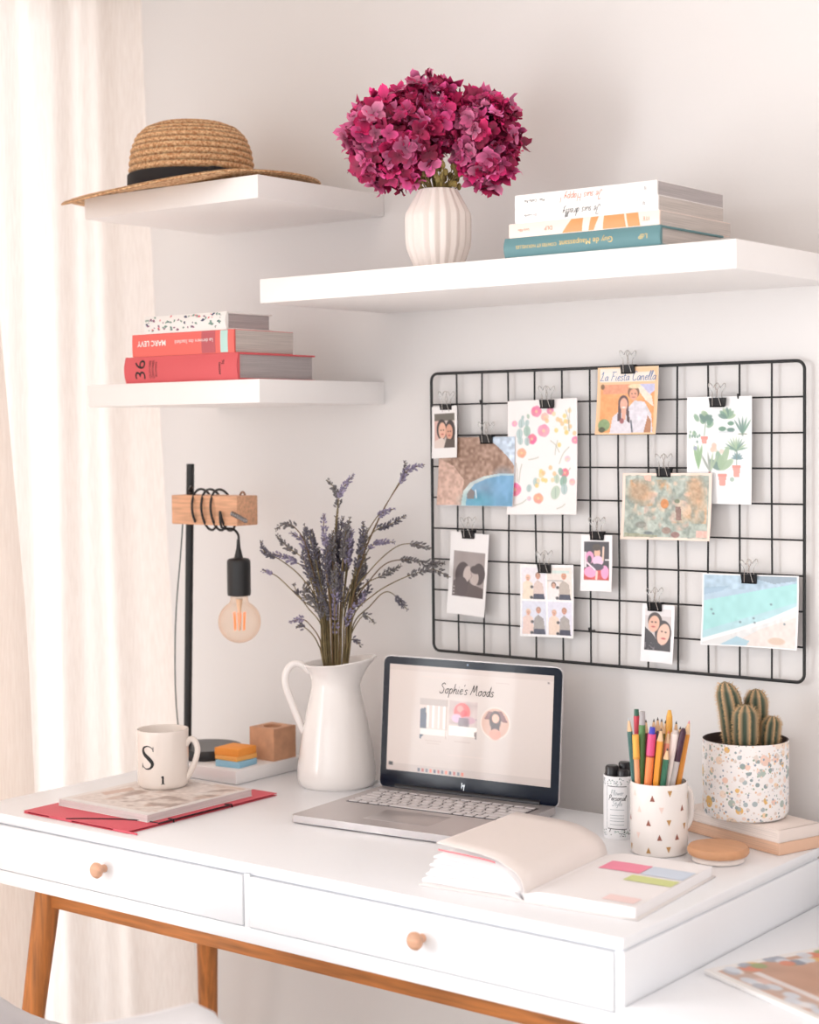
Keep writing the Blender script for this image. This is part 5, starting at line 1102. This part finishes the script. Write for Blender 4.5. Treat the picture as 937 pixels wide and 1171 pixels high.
# ---- pot and cactus
PX, PY, PZ, PR, PH = .599, -.0785, .7844, .059, .1075
pt = thing('plant_pot', 'white terrazzo-patterned pot holding the cactus', 'pot', (PX, PY, PZ))
tm = bpy.data.materials.new('terrazzo_pattern'); tm.use_nodes = True; nt = tm.node_tree; b = nt.nodes['Principled BSDF']; b.inputs['Roughness'].default_value = .4
tc = nt.nodes.new('ShaderNodeTexCoord'); last = None
colr = nt.nodes.new('ShaderNodeRGB'); colr.outputs[0].default_value = rgb(246, 242, 241); last = colr.outputs[0]
for sc_, thr, pal in ((60, .27, [(232, 190, 116), (242, 220, 200), (176, 190, 182), (246, 228, 214), (240, 206, 190)]), (115, .27, [(174, 186, 190), (242, 214, 180), (224, 210, 202), (148, 162, 164), (242, 220, 208)]), (240, .22, [(146, 158, 174), (226, 186, 150), (150, 170, 150), (222, 208, 200), (190, 190, 196)])):
    v = nt.nodes.new('ShaderNodeTexVoronoi'); v.inputs['Scale'].default_value = sc_; nt.links.new(tc.outputs['Object'], v.inputs['Vector'])
    sep = nt.nodes.new('ShaderNodeSeparateColor'); nt.links.new(v.outputs['Color'], sep.inputs[0])
    cr = nt.nodes.new('ShaderNodeValToRGB'); cr.color_ramp.interpolation = 'CONSTANT'
    for i, k in enumerate(pal):
        e = cr.color_ramp.elements[0] if i == 0 else cr.color_ramp.elements.new(i / len(pal)); e.color = rgb(*k); e.position = i / len(pal)
    nt.links.new(sep.outputs[0], cr.inputs[0])
    m1 = nt.nodes.new('ShaderNodeMath'); m1.operation = 'MULTIPLY'; m1.inputs[1].default_value = thr * 2; nt.links.new(sep.outputs[1], m1.inputs[0])
    m2 = nt.nodes.new('ShaderNodeMath'); m2.operation = 'LESS_THAN'; nt.links.new(v.outputs['Distance'], m2.inputs[0]); nt.links.new(m1.outputs[0], m2.inputs[1])
    mx = nt.nodes.new('ShaderNodeMix'); mx.data_type = 'RGBA'; nt.links.new(m2.outputs[0], mx.inputs[0]); nt.links.new(last, mx.inputs[6]); nt.links.new(cr.outputs[0], mx.inputs[7]); last = mx.outputs[2]
nt.links.new(last, b.inputs['Base Color'])
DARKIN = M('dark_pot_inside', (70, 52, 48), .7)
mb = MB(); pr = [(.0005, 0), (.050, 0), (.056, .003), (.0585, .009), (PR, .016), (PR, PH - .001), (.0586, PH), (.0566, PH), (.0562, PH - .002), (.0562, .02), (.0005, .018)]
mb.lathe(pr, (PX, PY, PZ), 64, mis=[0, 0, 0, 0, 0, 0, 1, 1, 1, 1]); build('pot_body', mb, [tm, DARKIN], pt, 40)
cac = thing('cactus', 'small green cactus with four ribbed columns growing in the terrazzo pot', 'cactus', (PX, PY, PZ + PH - .012))
mb = MB(); mb.lathe([(.0005, PH - .012), (.03, PH - .011), (.056, PH - .013)][::-1], (PX, PY, PZ), 40); build('soil', mb, M('dark_soil', (66, 50, 42), .95, bump=1, bscale=300), cac)
CACM = bpy.data.materials.new('cactus_skin'); CACM.use_nodes = True; nt = CACM.node_tree; bb = nt.nodes['Principled BSDF']; bb.inputs['Roughness'].default_value = .6; at = nt.nodes.new('ShaderNodeAttribute'); at.attribute_name = 'Col'; nt.links.new(at.outputs['Color'], bb.inputs['Base Color'])
SPM = M('straw_spines', (226, 190, 140), .6)
def column(bx_, by_, h, rad, lean, nrib, seed):
    r = random.Random(seed); z0 = PZ + PH - .016; mb = MB(); cols = []; seg = nrib * 8; N = 26; ribs = [[] for _ in range(nrib)]
    vs = []
    for j in range(N + 1):
        t = j / N; pr_ = (.78 + .22 * min(1, t * 3)) * (1 if t < .72 else math.sqrt(max(0, 1 - ((t - .72) / .28) ** 2))); z = z0 + h * t
        ox = bx_ + lean[0] * t * t; oy = by_ + lean[1] * t * t
        for k in range(seg):
            w = 2 * PI * k / seg; m_ = abs(math.cos(nrib * w / 2)); rr = max(.0003, rad * pr_ * (.80 + .22 * m_ ** 1.3))
            P = Vector((ox + rr * math.cos(w), oy + rr * math.sin(w), z)); vs.append(P)
            q = m_ ** 2.5; a, g = (56, 74, 58), (184, 152, 118); q = min(1, q * 1.0 + (.25 if t > .85 else 0))
            cc = [a[i] * (1 - q) + g[i] * q for i in range(3)]; cols.append((lin(cc[0]), lin(cc[1]), lin(cc[2]), 1))
            if k % 8 == 0 and j % 1 == 0 and t > .04 and rr > .001: ribs[k // 8].append((P, w, t))
    fs = [(j * seg + k, j * seg + (k + 1) % seg, (j + 1) * seg + (k + 1) % seg, (j + 1) * seg + k) for j in range(N) for k in range(seg)]
    mb.add(vs, fs); mb.c = cols; c = build('column', mb, CACM, cac, 180)
    mb = MB()
    for rb in ribs:
        for (P, w, t) in rb:
            for s in range(4):
                d = Vector((math.cos(w + r.uniform(-.9, .9)), math.sin(w + r.uniform(-.9, .9)), r.uniform(-.7, .7) + (.6 if t > .85 else 0))).normalized(); L = r.uniform(.0028, .0058); sd = d.orthogonal().normalized() * .00036
                sd2 = d.cross(sd).normalized() * .00036
                mb.add([P + sd, P - sd * .5 + sd2, P - sd * .5 - sd2, P + d * L], [(0, 1, 3), (1, 2, 3), (2, 0, 3)])
    sp = build('spines', mb, SPM, c, 180); sp['kind'] = 'stuff'
cv_ = Vector((-.45, .893, 0)); cr_ = Vector((.893, .45, 0))
def cp(px, dep): return (PX + cr_.x * (px - 853) / 842 + cv_.x * dep, PY + cr_.y * (px - 853) / 842 + cv_.y * dep)
column(*cp(840, -.008), .096, .0172, (-.011, -.006), 8, 1)
column(*cp(853, -.031), .068, .0172, (.0, .0), 8, 2)
column(*cp(865, .010), .084, .0165, (.0, .0), 8, 3)
column(*cp(880, -.012), .050, .0130, (.004, .002), 8, 4)

# ---- magazine on the side unit
m2 = thing('magazine', 'glossy magazine with a brown and colourful cover on the low side unit', 'magazine', (.85, -.35, SZ))
d1 = Vector((.41, .912, 0)); d2 = Vector((.912, -.41, 0)); o0 = Vector((.716, -.42, SZ + .0004))
MT = Matrix(((d2.x, d1.x, 0, o0.x), (d2.y, d1.y, 0, o0.y), (0, 0, 1, o0.z), (0, 0, 0, 1)))
mb = MB(); mb.xf = MT; mb.rbox(0, .215, 0, .28, 0, .0055, .001); build('page_block', mb, PAPER, m2)
def p_mag2():
    c = Canvas(110, 140, (244, 240, 238)); c.rect(.05, .02, 1, .96, (196, 146, 118)); c.noise(14, 10, 3, (.05, .04, 1, .96)); c.poly([(.03, .05), (.12, .03), (1, .03), (1, .12), (.2, .12)], (206, 214, 226), .3)
    r = random.Random(2)
    for i in range(26):
        x, y = (.03 + r.random() * .13, r.random()); c.el(x, y, .05, .035, r.choice([(232, 178, 92), (150, 158, 176), (140, 158, 92), (222, 120, 84), (214, 222, 234), (120, 130, 150), (196, 110, 76)]), .9)
    for i in range(14): c.el(.05 + r.random() * .9, .04 + r.random() * .07, .06, .03, r.choice([(214, 222, 234), (170, 176, 190), (240, 236, 238), (226, 190, 180)]), .9)
    c.rect(.18, .13, 1, .17, (240, 240, 246), .8); return c
painted('cover_picture', p_mag2(), lambda u, v: MT @ Vector((.004 + v * .0 + (u) * .207, .004 + (1 - (1 - v)) * .272, .0059)), FABRIC_PRINT, m2)

# ================================================================== chair (only its arm shows at the lower left)
ch = thing('chair', 'white moulded armchair pushed under the desk, arm edge showing', 'chair', (.118, -.80, 0))
CHW = M('white_moulded_plastic', (232, 230, 232), .4)
def shell(u, v):
    # u around the rim from front left to front right through the back, v from the seat middle to the rim
    a = PI * (1.5 - 1.0) + 0; w = -1.0 + 2.0 * u           # -1 .. 1
    an = PI / 2 + w * PI * .80 + PI                        # back is towards -y
    ex, ey = .246, .30
    rx, ry = math.cos(an) * ex, math.sin(an) * ey
    back = max(0, math.cos(w * PI * .80)) ** 1.6
    d_ = max(0, -.66 - (-.84 + ry * 1.0)); rimz = min(.70, .512 + 2.35 * d_ ** 1.76)
    k = v; rad = min(1, (k * 1.25)) ** .75
    z = .42 + (rimz - .42) * max(0, (k - .42) / .58) ** 1.25
    return (.118 + rx * rad * (1 + .03 * back), -.84 + ry * rad * (1 + .10 * back * k) , z)
mb = MB(); mb.sheet(shell, 64, 22); build('seat_shell', mb, CHW, ch, 180, solid=.006)
for sx in (-1, 1):
    for sy in (-1, 1): build('leg', MB().tube([(.118 + sx * .10, -.80 + sy * .10, .425), (.118 + sx * .20, -.80 + sy * .21, 0)], [.013, .009], 14), BEECH, ch)
build('cross_brace', MB().tube([(.018, -.90, .40), (.218, -.70, .40)], .005, 8).tube([(.018, -.70, .40), (.218, -.90, .40)], .005, 8), BLACKMETAL, ch)

# ================================================================== light and camera
def area(name, loc, tgt, sx, sy, power, col):
    l = bpy.data.lights.new(name, 'AREA'); l.shape = 'RECTANGLE'; l.size = sx; l.size_y = sy; l.energy = power; l.color = col
    o = bpy.data.objects.new(name, l); C.objects.link(o); o.location = loc; o.rotation_euler = (Vector(tgt) - Vector(loc)).to_track_quat('-Z', 'Y').to_euler(); return o
area('window_daylight', (-1.75, -2.4, 1.0), (0, -1.85, .95), 3.0, 2.0, 205, (.96, .98, 1))
area('room_fill_light', (1.1, -4.2, 1.1), (.2, 0, .8), 2.2, 1.4, 10, (1, .99, .985))  # unseen fill lamp added behind the camera, no window there
w = bpy.data.worlds.new('daylight'); bpy.context.scene.world = w; w.use_nodes = True
w.node_tree.nodes['Background'].inputs[0].default_value = (.95, .975, 1, 1); w.node_tree.nodes['Background'].inputs[1].default_value = 1.05
cd = bpy.data.cameras.new('camera'); cam = bpy.data.objects.new('camera', cd); C.objects.link(cam); bpy.context.scene.camera = cam
yaw, pitch, roll = math.radians(-37.8998), math.radians(-2.6777), math.radians(-.56686)
F = Vector((math.sin(yaw) * math.cos(pitch), math.cos(yaw) * math.cos(pitch), math.sin(pitch))); R0 = Vector((math.cos(yaw), -math.sin(yaw), 0)); U0 = R0.cross(F)
Rr = R0 * math.cos(roll) + U0 * math.sin(roll); Ur = -R0 * math.sin(roll) + U0 * math.cos(roll)
cam.matrix_world = Matrix(((Rr.x, Ur.x, -F.x, 1.67123), (Rr.y, Ur.y, -F.y, -2.20782), (Rr.z, Ur.z, -F.z, 1.31916), (0, 0, 0, 1)))
cd.sensor_fit = 'VERTICAL'; cd.sensor_height = 24; cd.lens = 1947.5323 * 24 / 1171; cd.clip_start = .05
cd.dof.use_dof = True; cd.dof.focus_distance = 2.45; cd.dof.aperture_fstop = 2.6
vs_ = bpy.context.scene.view_settings; vs_.view_transform = 'Standard'; vs_.look = 'None'; vs_.exposure = .12; vs_.gamma = 1
bpy.context.scene.cycles.max_bounces = 10; bpy.context.scene.cycles.use_denoising = True; bpy.context.scene.cycles.transparent_max_bounces = 12
